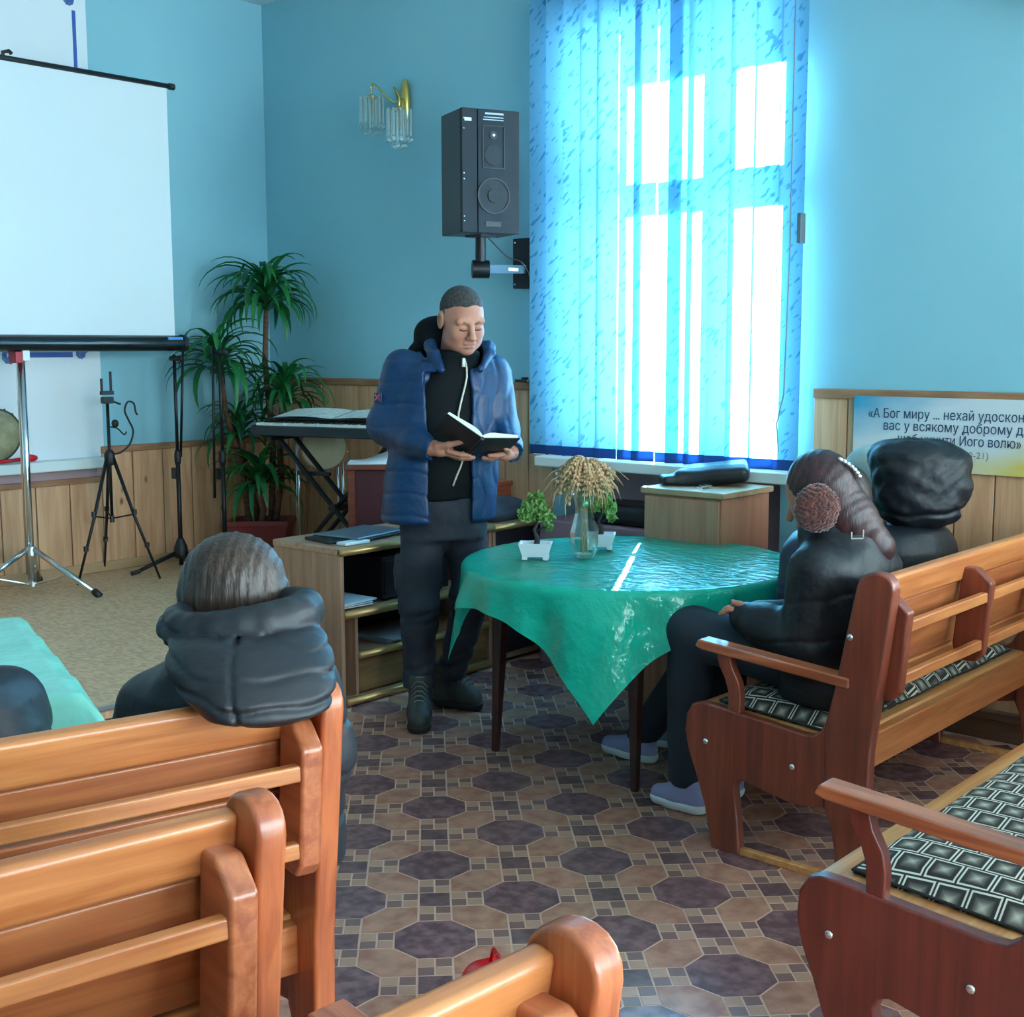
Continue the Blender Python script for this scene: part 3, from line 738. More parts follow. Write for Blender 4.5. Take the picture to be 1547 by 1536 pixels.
# vase with wheat
vx, vy, vz = -2.905, 3.70, TZ+.008
t = thing('glass_vase', 'clear waisted glass vase standing on the green table', 'vase', (vx, vy, vz))
prof = [(.036, 0), (.045, .02), (.054, .06), (.052, .10), (.040, .145), (.034, .17), (.036, .20), (.044, .235), (.050, .255)]
M_vase = glassy('cut glass', (.90, .97, .95), .80, .05)
MB().lathe(prof, n=12, cap=False).build('vase_wall', M_vase, t, auto=20)
MB().lathe([(.0, .002), (.035, .002), (.037, .014), (0, .014)], n=12).build('vase_foot', M_vase, t)
MB().lathe([(.050, .253), (.053, .256), (.050, .259), (.048, .256), (.050, .253)], n=16, cap=False).build('rim', M_vase, t, smooth=True)
M_ear = mat('dry wheat', srgb(206, 174, 134), .8, col2=srgb(170, 134, 96), nscale=40, rand=True)
M_stem = mat('dry straw', srgb(166, 140, 92), .75)
wt = thing('wheat_bunch', 'bunch of dried drooping wheat ears in the glass vase', 'dried wheat', (vx, vy, vz+.02))
eb = MB(); nseg = 7
for k in range(nseg):       # one ear: staggered grains along a short droop
    s0 = k/nseg; x = .075*s0; z = -.045*s0*s0*1.6
    for sd in (-1, 1): eb.ball((x, sd*.005, z), (.0085, .0055, .006), 6, 4, Matrix.Rotation(.5*s0, 3, 'Y') @ Matrix.Rotation(sd*.5, 3, 'Z'))
eb.tube([(0, 0, 0), (.08, 0, -.05), (.105, 0, -.085)], [.003, .0018, .0006], 5)
ear_me = eb.mesh('ear', True)
rg = random.Random(4)
for k in range(64):
    a = rg.uniform(0, 2*PI); lvl = rg.random(); rr = .012+.055*lvl**.7; h = .345-.05*lvl+rg.uniform(-.015, .015)
    put('ear', ear_me, M_ear, wt, (rr*math.cos(a), rr*math.sin(a), h), (rg.uniform(-.25, .25), -.15+.75*lvl+rg.uniform(-.15, .2), a), [rg.uniform(.95, 1.2)]*3)
    if k % 2 == 0:
        MB().tube([(.015*math.cos(a+1), .015*math.sin(a+1), .0), (.012*math.cos(a), .012*math.sin(a), .16), (rr*math.cos(a), rr*math.sin(a), h)], .0014, 5).build('stem', M_stem, wt)
# two artificial bonsai
M_leafb = mat('bright plastic leaf', srgb(92, 142, 70), .5, col2=srgb(146, 182, 108), nscale=60, trans=(srgb(120, 180, 80), .22))
M_trunk = mat('dark bonsai trunk', srgb(40, 36, 34), .7)
M_pot = mat('white planter', srgb(214, 218, 226), .4)
def bonsai(label, loc, rz, seed):
    t = thing('artificial_bonsai', label, 'artificial plant', loc, rz, 'small artificial bonsai on the round table'); t.scale = (1.28, 1.28, 1.28)
    w0, w1, d0, d1, h0, h1 = .036, .048, .026, .034, .010, .048
    b = MB(); vs = [(-w0, -d0, h0), (w0, -d0, h0), (w0, d0, h0), (-w0, d0, h0), (-w1, -d1, h1), (w1, -d1, h1), (w1, d1, h1), (-w1, d1, h1),
                    (-w1+.005, -d1+.005, h1), (w1-.005, -d1+.005, h1), (w1-.005, d1-.005, h1), (-w1+.005, d1-.005, h1), (-w0+.002, -d0+.002, h1-.014), (w0-.002, -d0+.002, h1-.014), (w0-.002, d0-.002, h1-.014), (-w0+.002, d0-.002, h1-.014)]
    fs = [(0, 3, 2, 1)]
    for i in range(4):
        j = (i+1) % 4; fs += [(i, j, 4+j, 4+i), (4+i, 4+j, 8+j, 8+i), (8+i, 8+j, 12+j, 12+i)]
    fs.append((12, 13, 14, 15)); b.add(vs, fs).build('planter', M_pot, t)
    for sx in (-1, 1):
        MB().box((sx*.030-.008, -.026, 0), (sx*.030+.008, .026, .011)).build('planter_foot', M_pot, t, bevel=.002)
    MB().tube([(0, 0, .03), (.006, 0, .06), (-.004, .002, .085), (.008, 0, .11), (.002, 0, .15)], [.010, .008, .006, .005, .003], 7).build('trunk', M_trunk, t, smooth=True)
    MB().tube([(.002, 0, .08), (.022, -.004, .092), (.036, -.004, .09)], [.004, .003, .002], 6).build('branch', M_trunk, t, smooth=True)
    rg = random.Random(seed)
    for c, r, n in (((-.004, 0, .150), .040, 300), ((.028, 0, .125), .026, 130), ((-.026, 0, .130), .026, 130), ((.038, -.004, .094), .014, 50), ((0, 0, .176), .024, 110)):
        b = MB()
        for _ in range(n):
            v = Vector((rg.gauss(0, 1), rg.gauss(0, 1), rg.gauss(0, 1))).normalized()*r*rg.uniform(.55, 1.02)
            p = Vector(c)+Vector((v.x, v.y*.85, v.z*.8)); R = Euler((rg.uniform(0, 6), rg.uniform(0, 6), rg.uniform(0, 6))).to_matrix(); q = rg.uniform(.006, .010)
            b.add([p+R @ Vector(k) for k in ((-q, 0, 0), (0, -q*.6, .002), (q, 0, 0), (0, q*.6, .002))], [(0, 1, 2, 3)])
        b.build('foliage', M_leafb, t)
    return t
bonsai('small bonsai in a white planter, left of the glass vase', (-3.02, 3.56, TZ+.008), YAW-.1, 3)
bonsai('small bonsai in a white planter, half hidden behind the glass vase', (-2.985, 3.90, TZ+.008), YAW-.1, 9)

# ------------------------------------------------------------------ long low cabinet
W_cab = wood('beige oak laminate', srgb(194, 148, 118), srgb(168, 122, 96), 'z', 3.5, .5, .1, fine=.35)
W_cabt = wood('oak laminate top', srgb(204, 160, 130), srgb(176, 132, 106), 'y', 3.5, .4, .2, fine=.3)
M_gold = mat('gold edge moulding', srgb(186, 156, 104), .28, .65)
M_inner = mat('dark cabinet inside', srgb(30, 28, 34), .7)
W_draw = wood('drawer oak', srgb(146, 104, 62), srgb(116, 80, 48), 'y', 4, .45, .15)
def roll(b, x, y0, y1, z, r=.017):
    b.tube([(x, y0, z), (x, y1, z)], r, 12); return b
CX0, CX1 = -4.47, -4.03
t = thing('shelf_cabinet', 'long low beige cabinet with open shelves and gold edging', 'cabinet', (-4.25, 3.96, 0))
MB().box((CX0, 3.49, 0), (CX1, 3.512, .655)).build('side_panel', W_cab, t, True, bevel=.003)
MB().box((CX0, 4.41, 0), (CX1, 4.432, .655)).build('side_panel', W_cab, t, True, bevel=.003)
MB().box((CX0, 3.485, .655), (CX1+.004, 4.436, .684)).build('top_board', W_cabt, t, True, bevel=.004)
roll(MB(), CX1+.006, 3.485, 4.436, .668, .0165).build('edge_moulding', M_gold, t, True, smooth=True)
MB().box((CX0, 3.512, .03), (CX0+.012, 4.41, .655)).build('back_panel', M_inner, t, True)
MB().box((CX0+.012, 3.512, .375), (CX1-.01, 4.41, .395)).build('shelf', W_cabt, t, True)
roll(MB(), CX1-.004, 3.512, 4.41, .397, .019).build('edge_moulding', M_gold, t, True, smooth=True)
MB().box((CX0+.012, 3.578, .04), (CX1-.012, 3.594, .375)).build('divider', W_cab, t, True)
MB().box((CX0+.012, 3.594, .195), (CX1-.012, 4.41, .21)).build('shelf', W_cabt, t, True)
roll(MB(), CX1-.008, 3.594, 4.41, .211, .017).build('edge_moulding', M_gold, t, True, smooth=True)
for y0, y1 in ((3.600, 4.0), (4.005, 4.405)):
    MB().box((CX1-.04, y0, .048), (CX1-.014, y1, .19)).build('drawer_front', W_draw, t, True, bevel=.003)
MB().box((CX0+.012, 3.512, .02), (CX1-.012, 4.41, .04)).build('bottom_board', W_cab, t, True)
roll(MB(), CX1, 3.512, 4.41, .022, .018).build('edge_moulding', M_gold, t, True, smooth=True)
t = thing('shelf_cabinet', 'shorter cabinet with a dark interior, continuing the shelves up to the window wall', 'cabinet', (-4.25, 4.65, 0))
for y in (4.440, 4.80): MB().box((CX0, y, 0), (CX1, y+.02, .655)).build('side_panel', W_cab, t, True, bevel=.003)
MB().box((CX0, 4.438, .655), (CX1+.004, 4.822, .684)).build('top_board', W_cabt, t, True, bevel=.004)
roll(MB(), CX1+.006, 4.438, 4.822, .668, .0165).build('edge_moulding', M_gold, t, True, smooth=True)
MB().box((CX0, 4.46, .02), (CX0+.012, 4.80, .655)).build('back_panel', M_inner, t, True)
MB().box((CX1-.03, 4.46, .05), (CX1-.012, 4.80, .655)).build('interior_sheet', mat('dark cabinet door', srgb(34, 30, 40), .5), t, True)  # sheet whose dark colour stands in for the shaded interior
MB().box((CX0+.012, 4.46, .02), (CX1-.012, 4.80, .045)).build('bottom_board', W_cab, t, True)

# things on and in the cabinet
M_lap = mat('blue grey laptop lid', srgb(120, 140, 156), .3, .6)
t = thing('laptop', 'closed silver blue laptop lying on the cabinet', 'laptop', (-4.22, 3.78, .686), math.radians(10))
MB().box((-.12, -.17, .004), (.12, .17, .014)).build('base', M_dark, t, bevel=.004); MB().box((-.12, -.17, .015), (.12, .17, .025)).build('lid', M_lap, t, bevel=.004)
for sx in (-.1, .1):
    for sy in (-.15, .15): MB().lathe([(.006, 0), (.006, .004)], (sx, sy, 0), 8).build('rubber_foot', M_dark, t)
t = thing('notebook_computer', 'thin black notebook with cables under the laptop edge', 'notebook', (-4.24, 3.60, .686), math.radians(-8))
MB().box((-.10, -.05, 0), (.10, .05, .012)).build('cover', M_dark, t, bevel=.003)
MB().tube([(.08, -.03, .018), (.02, -.055, .02), (-.06, -.03, .018), (-.09, .03, .018), (0, .045, .018)], .004, 6).build('cable', M_dark, t, smooth=True)
tag(MB().box((-4.115, 3.545, .686), (-4.055, 3.685, .700)).build('remote_control', mat('white plastic', srgb(214, 222, 220), .4), base=True, bevel=.004), 'flat white remote lying at the cabinet corner', 'remote')
for k, (c, z, ln) in enumerate((((196, 60, 66), .418, .17), ((40, 70, 160), .426, .165), ((196, 214, 226), .434, .19))):
    t = thing('booklet', ('thin red booklet, lowest of three on the upper shelf', 'thin blue booklet between the red and the pale one', 'pale blue booklet on top of the three on the shelf')[k], 'booklet', (-4.16, 3.62, z-.002), math.radians(-3+3*k), 'booklets on the cabinet shelf')
    MB().box((-.10, -.09, 0), (.10, -.09+ln, .0075)).build('cover', mat('cover %d' % k, srgb(*c), .5), t)
    MB().box((-.098, -.088, .0015), (.1015, -.089+ln, .006)).build('pages', mat('pages', srgb(224, 222, 210), .8), t)
t = thing('amplifier', 'black audio device filling the upper shelf of the cabinet', 'amplifier', (-4.27, 4.02, .397))
MB().box((-.16, -.20, .012), (.14, .22, .20)).build('housing', M_dark, t, bevel=.004)
MB().box((.14, -.19, .03), (.146, .21, .18)).build('front_panel', M_black, t)
for y in (-.1, .02): MB().tube([(.146, y, .1), (.165, y, .1)], .016, 12).build('knob', M_black, t)
for sy in (-.17, .19):
    for sx in (-.13, .11): MB().lathe([(.012, 0), (.012, .012)], (sx, sy, 0), 8).build('foot', M_dark, t)
t = thing('paper_stack', 'grey papers lying on the middle shelf of the cabinet', 'papers', (-4.2, 3.95, .212))
for k in range(4): MB().box((-.11, -.14, k*.006), (.13, .14, k*.006+.005), Matrix.Rotation(.06*(k-1.5), 4, 'Z')).build('sheet', mat('grey paper', srgb(150, 156, 164), .7), t)

# clothes and bag on the far cabinet end
M_navy = mat('dark cloth', srgb(34, 44, 56), .85, col2=srgb(52, 64, 78), nscale=9, bump=.3, bscale=30)
M_grey = mat('grey cloth', srgb(168, 172, 170), .8, col2=srgb(140, 146, 148), nscale=12, bump=.3, bscale=40)
d = SDF((-.22, -.26, -.01), (.2, .26, .14), .006)
d.ell((-.0, .02, .03), (.09, .20, .05), k=.02).ell((-.02, .08, .055), (.06, .1, .05), k=.02).wrinkle(.010, 5, 45).clip(lambda X, Y, Z: -Z)
o = d.build('folded_jacket', M_navy, None); o.location = (-4.14, 4.60, .686); tag(o, 'heap of dark folded clothes on the cabinet near the window', 'jacket')
d = SDF((-.15, -.16, -.01), (.15, .16, .17), .005)
d.box((0, 0, .045), (.09, .11, .045), .02).wrinkle(.006, 8, 40).clip(lambda X, Y, Z: -Z)
t = thing('cloth_bag', 'grey canvas bag with a looped strap on the cabinet', 'bag', (-4.13, 4.33, .686), .3)
d.build('bag_body', M_grey, t)
def strap(u, v):
    a = -.2+u*3.5; return (.03*math.sin(a*.7)+(v-.5)*.03, -.08+.19*u, .085+.055*math.sin(u*PI))
MB().grid(strap, 16, 2).build('strap', M_grey, t, smooth=True)
# red brown box with a water bottle
W_red = wood('red brown wood', srgb(150, 74, 50), srgb(112, 50, 36), 'x', 4, .35, .3)
t = thing('wooden_box', 'red brown wooden box holding the water bottle by the wall', 'box', (-4.35, 4.70, .686), 0)
MB().box((-.10, -.12, 0), (.10, .12, .14)).build('body', W_red, t, bevel=.004); MB().box((-.11, -.13, .14), (.105, .13, .165)).build('lid', W_red, t, bevel=.005)
t = thing('water_bottle', 'clear plastic water bottle standing on the red brown box', 'bottle', (-4.33, 4.73, .852))
pb = [(.036, 0)]+[(.040-.004*(k % 2), .015+.018*k) for k in range(9)]+[(.036, .19), (.014, .235), (.014, .26)]
MB().lathe(pb, n=16).build('bottle_wall', glassy('bottle plastic', (.86, .93, .95), .72, .1), t, smooth=True)
MB().lathe([(.016, .252), (.016, .272), (0, .272)], n=12).build('cap', mat('blue cap', srgb(40, 110, 190), .4), t)
# red brown lectern on the stage
t = thing('lectern', 'red brown lectern with white papers, half hidden behind the man', 'lectern', (-4.76, 4.46, STG), math.radians(44))
MB().box((-.20, -.12, 0), (-.165, .12, .60)).build('side_panel', W_red, t, bevel=.004); MB().box((.165, -.12, 0), (.20, .12, .60)).build('side_panel', W_red, t, bevel=.004)
MB().box((-.165, -.105, .03), (.165, -.085, .60)).build('front_panel', mat('maroon panel', srgb(78, 30, 36), .5), t); MB().box((-.215, -.135, .60), (.215, .135, .628)).build('top_board', W_red, t, bevel=.005)
t = thing('paper_sheet', 'white sheets hanging over the lectern edge', 'papers', (-4.76, 4.46, STG+.629), math.radians(44))
def sheet(u, v): return (-.20+.26*u, -.125+.2*v, (.006 if v > .06 else -.0)+.045*math.exp(-((u-.75)/.3)**2)*v)
MB().grid(sheet, 10, 6).build('sheet', mat('white paper', srgb(226, 234, 238), .7), t, smooth=True)

# ------------------------------------------------------------------ beige drawer unit by the window with bag and keys
W_tan = wood('tan laminate', srgb(204, 142, 114), srgb(182, 122, 98), 'z', 3, .45, .1, fine=.2)
t = thing('drawer_unit', 'tan laminate drawer unit below the window sill', 'cabinet', (-2.88, 4.54, 0))
MB().box((-3.065, 4.31, .0), (-2.695, 4.675, .918)).build('body', W_tan, t, True, bevel=.003)
MB().box((-3.08, 4.295, .92), (-2.68, 4.685, .945)).build('top_board', wood('tan top', srgb(206, 172, 136), srgb(186, 150, 116), 'x', 3, .4, .2), t, True, bevel=.004)
for k in range(4): MB().box((-3.058, 4.296, .06+k*.215), (-2.702, 4.31, .265+k*.215)).build('drawer_front', W_tan, t, True, bevel=.003)
M_leather = mat('black leather', srgb(20, 24, 30), .38, bump=.25, bscale=90)
d = SDF((-.22, -.14, -.01), (.22, .14, .16), .005)
d.box((.03, .01, .038), (.155, .085, .036), .03, rotm(0, 0, -.09), .02).box((.05, .02, .072), (.12, .06, .014), .012, rotm(0, .1, -.10), .02).box((-.11, -.03, .022), (.07, .05, .02), .015, rotm(.3), .015).wrinkle(.004, 2, 40).clip(lambda X, Y, Z: -Z)
t = thing('handbag', 'black leather bag lying on the tan drawer unit', 'bag', (-2.92, 4.53, .946), math.radians(30))
d.build('bag_body', M_leather, t); MB().tube([(-.16, -.06, .008), (-.18, .0, .008), (-.13, .05, .02), (-.05, .05, .06), (.1, .05, .085)], .007, 8).build('strap', M_leather, t, smooth=True)
MB().ball((-.14, -.045, .03), .009, 8, 6).build('snap', M_chrome, t, smooth=True)
t = thing('key_bunch', 'bunch of metal keys in front of the black bag', 'keys', (-2.86, 4.395, .946), .4)
MB().tube([(.014*math.cos(a*PI/8), .014*math.sin(a*PI/8), .004) for a in range(17)], .0014, 6).build('ring', M_chrome, t)
for k in range(5):
    a = -1.2+k*.6; R = Matrix.Rotation(a, 4, 'Z')
    MB().box((.012, -.008, .002+.002*k), (.030, .008, .004+.002*k), R).box((.030, -.003, .002+.002*k), (.058, .003, .004+.002*k), R).build('key', M_chrome, t)
# low bench with a black cushion in the window niche
t = thing('niche_bench', 'mauve covered bench standing in the niche below the sill', 'bench', (-3.52, 4.80, 0))
MB().box((-3.93, 4.66, .0), (-3.10, 4.96, .70)).build('bench_box', mat('mauve cover', srgb(150, 120, 132), .8, bump=.1, bscale=30), t, True, bevel=.01)
d = SDF((-.2, -.13, -.01), (.2, .13, .12), .006); d.box((0, 0, .05), (.17, .11, .048), .03).wrinkle(.003, 6, 30).clip(lambda X, Y, Z: -Z)
o = d.build('black_cushion', M_leather, None); o.location = (-3.49, 4.80, .702); tag(o, 'black padded cushion on the mauve bench under the sill', 'cushion')
# ------------------------------------------------------------------ stage: screen, stands, keyboard, plant
SX = -5.93
M_fab = mat('white screen fabric', srgb(222, 232, 236), .7)
t = thing('projection_screen', 'large white projection screen on a chrome tripod stand', 'projector screen', (SX, 3.134, STG))
y0s, y1s = 2.19, 4.055
MB().box((SX-.004, y0s+.03, 1.575), (SX, y1s-.045, 2.865)).build('screen_fabric', M_fab, t, True)
hs = MB().tube([(SX, y0s, 1.54), (SX, y1s, 1.54)], .042, 20).build('housing', mat('black lacquer tube', srgb(16, 26, 30), .22, spec=.7), t, True, auto=40)
for y in (y0s, y1s): MB().tube([(SX, y-.012, 1.54), (SX, y+.012, 1.54)], .046, 20).build('end_cap', M_dark, t, True, auto=40)
MB().box((SX+.036, 3.94, 1.558), (SX+.043, 4.03, 1.572)).build('sticker', mat('blue sticker', srgb(60, 150, 220), .5), t, True)
MB().tube([(SX, y0s, 2.872), (SX, y1s-.012, 2.872)], .013, 10).build('top_bar', M_dark, t, True, smooth=True)
MB().tube([(SX, y1s-.03, 2.872), (SX, y1s, 2.872)], .017, 10).build('end_cap', M_dark, t, True)
MB().tube([(SX-.03, 3.134, .40), (SX-.03, 3.134, 2.86)], .013, 12).build('pole', M_chrome, t, True, smooth=True)
MB().tube([(SX-.0, 3.134, .36), (SX-.0, 3.134, 1.47)], .017, 14).build('stand_tube', M_chrome, t, True, smooth=True)
MB().box((SX-.04, 3.09, 1.445), (SX+.03, 3.128, 1.50)).build('clamp', mat('red clamp', srgb(170, 30, 50), .4), t, True, bevel=.004)
MB().box((SX-.03, 3.128, 1.455), (SX+.03, 3.165, 1.505)).build('clamp_collar', M_white, t, True, bevel=.004)
MB().tube([(SX-.03, 3.134, 2.86), (SX-.03, 3.134, 2.905), (SX-.02, 3.16, 2.912), (SX-.01, 3.165, 2.90)], .010, 8).build('hook', M_dark, t, True)
MB().lathe([(.026, .50), (.026, .545)], (SX, 3.134, 0), 12).build('leg_collar', M_chrome, t, True); MB().lathe([(.022, .345), (.022, .37)], (SX, 3.134, 0), 12).build('brace_collar', M_chrome, t, True)
for a, sh_ in ((25, 1), (145, .78), (265, 1)):
    c, s = math.cos(math.radians(a))*sh_, math.sin(math.radians(a))*sh_
    P = lambda r, z: (SX+r*c, 3.134+r*s, z)
    lg = MB().tube([P(.02, .53), P(.37, STG+.012)], [.014, .014], 10).build('leg', M_chrome, t, True, smooth=True)
    MB().tube([P(.35, STG+.03), P(.385, STG+.004)], .017, 10).build('rubber_foot', M_dark, lg, smooth=True).matrix_parent_inverse = Matrix.Translation(-Vector((SX, 3.134, STG)))
    MB().tube([P(.02, .357), P(.20, .41)], .006, 8).build('brace', M_chrome, t, True)
# black boom microphone stands
def mic_stand(label, x, y, top, boom_top, boom_low, az):
    t = thing('microphone_stand', label, 'microphone stand', (x, y, STG), 0, 'black microphone stands')
    MB().tube([(0, 0, .03), (0, 0, .62)], .0125, 10).build('lower_tube', M_black, t, smooth=True)
    MB().tube([(0, 0, .60), (0, 0, top)], .009, 10).build('upper_tube', M_black, t, smooth=True)
    MB().lathe([(.015, .58), (.018, .60), (.018, .64), (.013, .66)], n=12).build('height_clutch', M_dark, t, smooth=True)
    MB().box((-.05, -.012, .50), (.0, .012, .56)).build('cable_clip', M_dark, t, bevel=.004)
    MB().lathe([(.034, .07), (.040, .09), (.036, .13), (.020, .17), (.014, .18)], n=14).build('base_hub', M_dark, t, smooth=True)
    for k in range(3):
        a = az+k*2*PI/3; c, s = math.cos(a), math.sin(a)
        lg = MB().tube([(.02*c, .02*s, .10), (.15*c, .15*s, .055), (.27*c, .27*s, .012)], [.013, .012, .010], 8).build('leg', M_black, t, smooth=True)
        MB().tube([(.235*c, .235*s, .022), (.285*c, .285*s, .012)], .0125, 8).build('rubber_foot', M_dark, lg, smooth=True)
    MB().tube([boom_top, boom_low], .007, 8).build('boom', M_black, t, smooth=True)
    MB().tube([(-.03, 0, top-.02), (.045, 0, top-.02)], .014, 10).build('boom_joint', M_dark, t, smooth=True); MB().ball((.055, 0, top-.02), (.018, .012, .018), 10, 6).build('knob', M_dark, t, smooth=True)
    return t
mic_stand('black microphone stand under the right end of the projection screen', -5.93, 4.00, 1.17, (.04, .03, 1.20), (.0, .02, .62), math.radians(20))
mic_stand('black microphone stand with folded boom, in front of the tall plant', -5.72, 4.14, 1.20, (-.03, -.02, 1.22), (-.04, -.03, .40), math.radians(75))
# camera tripod with a phone clamp
tx_, ty_ = -5.98, 3.62
t = thing('camera_tripod', 'slim black camera tripod with phone clamp and bent arm', 'tripod', (tx_, ty_, STG))
MB().tube([(0, 0, .30), (0, 0, .93)], .0085, 8).build('centre_column', M_black, t, smooth=True)
MB().lathe([(.02, .60), (.028, .62), (.028, .66), (.016, .68)], n=10).build('shoulder', M_dark, t, smooth=True)
for a in (-75, 30, 160):
    c, s = math.cos(math.radians(a)), math.sin(math.radians(a))
    lg = MB().tube([(.02*c, .02*s, .64), (.13*c, .13*s, .33), (.26*c, .26*s, .008)], [.010, .0085, .006], 8).build('leg', M_black, t, smooth=True)
    for f in (.45, .72): MB().tube([(.02*c+.24*c*f, .02*s+.24*s*f, .64-.632*f-.012), (.02*c+.24*c*f, .02*s+.24*s*f, .64-.632*f+.014)], .013, 8).build('lock', M_dark, lg)
    MB().tube([(.0, 0, .32), (.125*c, .125*s, .345)], .004, 6).build('brace', M_black, t)
MB().lathe([(.012, .30), (.012, .335)], n=8).build('column_foot', M_dark, t)
MB().box((-.018, -.03, .92), (.018, .03, .955)).build('head', M_dark, t, bevel=.005); MB().tube([(0, .02, .935), (.01, .07, .915)], .006, 6).build('pan_handle', M_dark, t)
R = Matrix.Rotation(.15, 4, 'X')
MB().box((-.012, -.035, .965), (.012, .035, .985)).box((-.008, -.033, .985), (.008, -.025, 1.05)).box((-.008, .020, .985), (.008, .028, 1.085)).build('phone_clamp', M_dark, t, bevel=.002)
pts = [(0, .01, .66), (0, .06, .66), (.0, .12, .70), (.0, .145, .77), (.0, .12, .83), (.0, .10, .88), (.0, .12, .925), (.0, .155, .915), (.0, .165, .87), (0, .175, .855)]
MB().curve(pts, .005, 8).build('bent_arm', M_black, t, smooth=True)
MB().curve([(0, .0, .80), (0, .05, .79), (0, .09, .755), (0, .105, .77)], .004, 6).build('small_arm', M_black, t, smooth=True); MB().ball((0, .04, .815), (.018, .02, .022), 8, 6).build('knob', M_dark, t, smooth=True)

# keyboard on an x stand with an open score
ka = math.radians(15.5); kx, ky, kz = -5.52, 4.18, 1.055
t = thing('keyboard', 'black electronic keyboard on an x-shaped stand at the stage back', 'keyboard', (kx, ky, kz), ka)
KL = .96
MB().prism([(0, 0), (0, .055), (.12, .062), (.30, .085), (.31, .02), (.28, 0)], 0, KL, 'x').build('case', mat('keyboard case', srgb(30, 40, 48), .35), t, bevel=.008)
nW = 36
kw = (KL-.06)/nW; kme = MB().box((.001, .008, .055), (kw-.001, .125, .068)).mesh('white_key'); bme = MB().box((-.005, .05, .066), (.005, .125, .078)).mesh('black_key')
for k in range(nW): put('white_key', kme, mat('ivory key', srgb(226, 230, 222), .3), t, (.03+k*kw, 0, 0))
for k in range(nW-1):
    if k % 7 not in (2, 6): put('black_key', bme, M_dark, t, (.03+(k+1)*kw, 0, 0))
MB().box((.02, .14, .078), (KL-.02, .30, .088), Matrix.Rotation(.0, 4, 'X')).build('control_panel', M_dark, t)
t2 = thing('keyboard_stand', 'black x-shaped stand under the keyboard', 'stand', (kx, ky, STG), ka)
hz = kz-STG
for y in (.08, .22):
    MB().tube([(.12, y, hz-.012), (.80, y, .015)], .013, 8).build('leg', M_black, t2); MB().tube([(.80, y+.03, hz-.012), (.12, y+.03, .015)], .013, 8).build('leg', M_black, t2)
for x in (.12, .80):
    MB().tube([(x, .0, hz-.013), (x, .30, hz-.013)], .013, 8).build('support_arm', M_black, t2); MB().tube([(x, .0, .014), (x, .32, .014)], .014, 8).build('foot_bar', M_black, t2)
MB().tube([(.46, .06, hz/2), (.46, .28, hz/2)], .022, 10).build('pivot', M_dark, t2); MB().box((.22, .10, hz*.72), (.42, .12, hz*.72+.02)).build('lock_bar', M_dark, t2)
sc_ = thing('music_score', 'open white sheet music lying on the keyboard', 'sheet music', (kx, ky, kz+.089), ka)
M_score = mat('printed score', srgb(232, 234, 226), .7, col2=srgb(188, 192, 188), nscale=26, stretch=(1, 7, 1), lo=.5, hi=.62)
for x0 in (.08, .46):
    def pg(u, v, x0=x0): return (x0+.37*u, .085+.22*v, .004+.035*v+.010*math.sin(u*PI))
    b = MB().grid(pg, 10, 4); b.build('page', M_score, sc_, smooth=True)
MB().box((.07, .08, 0), (.84, .30, .003)).build('cover', M_dark, sc_)
# second chrome stand and a tambourine below the keyboard
t = thing('music_stand', 'thin chrome music stand behind the keyboard stand', 'music stand', (-5.50, 4.62, STG))
for dx, dy in ((-.16, -.03), (-.13, -.04), (.10, .06), (.13, .07)): MB().tube([(dx, dy, .0), (dx*.92, dy, .74)], .009, 8).build('chrome_leg', M_chrome, t, smooth=True)
MB().box((-.18, -.06, .735), (.16, .09, .75)).build('shelf_plate', mat('cream plate', srgb(214, 206, 180), .6), t)
t = thing('tambourine', 'round cream drum skin hanging below the keyboard', 'tambourine', (-5.41, 4.585, .815))
R = Matrix.Translation((0, 0, .16)) @ Matrix.Rotation(math.radians(-41), 4, 'Z') @ Matrix.Rotation(PI/2, 4, 'Y')
def disc(r0, r1, z0, z1, n=32):
    b = MB().lathe([(r0, z0), (r1, z0), (r1, z1), (r0, z1), (r0, z0)], n=n, cap=False); b.v = [tuple(R @ Vector(p)) for p in b.v]; return b
disc(.12, .13, -.02, .02).build('frame', mat('tambourine wood', srgb(150, 118, 80), .5), t, auto=40)
disc(.0, .122, .012, .016).build('skin', mat('drum skin', srgb(206, 196, 164), .6, col2=srgb(188, 176, 144), nscale=6), t)
for k in range(6):
    a = k*PI/3+.3; p = R @ Vector((.128*math.cos(a), .128*math.sin(a), 0)); MB().ball(p, (.012, .012, .012), 8, 5).build('jingle', M_chrome, t, smooth=True)
# tall potted plant
M_leaf = mat('dark green leaf', srgb(24, 98, 52), .38, col2=srgb(44, 128, 62), nscale=5, rand=True, trans=(srgb(50, 150, 60), .22), spec=.5)
M_leaf2 = mat('deep green leaf', srgb(14, 66, 44), .4, col2=srgb(24, 88, 54), nscale=5, rand=True, trans=(srgb(40, 120, 60), .18))
M_cane = mat('plant cane', srgb(120, 84, 62), .8, col2=srgb(84, 58, 46), nscale=18, stretch=(1, 1, 3), bump=.4, bscale=30)
px, py = -5.90, 4.53
t = thing('potted_dracaena', 'tall potted dracaena with drooping strap leaves in the corner', 'plant', (px, py, STG))
b = MB(); vs = []; r0 = [(-.13, .14), (-.165, .165), (-.165, .165), (-.175, .175), (-.175, .175), (-.155, .155), (-.15, .15)]
for (hx_, _), z, hy in zip(r0, (0, .20, .20, .205, .235, .235, .19), (.10, .13, .13, .14, .14, .12, .115)):
    vs += [(hx_, -hy, z), (-hx_, -hy, z), (-hx_, hy, z), (hx_, hy, z)]
fs = [(0, 3, 2, 1)]
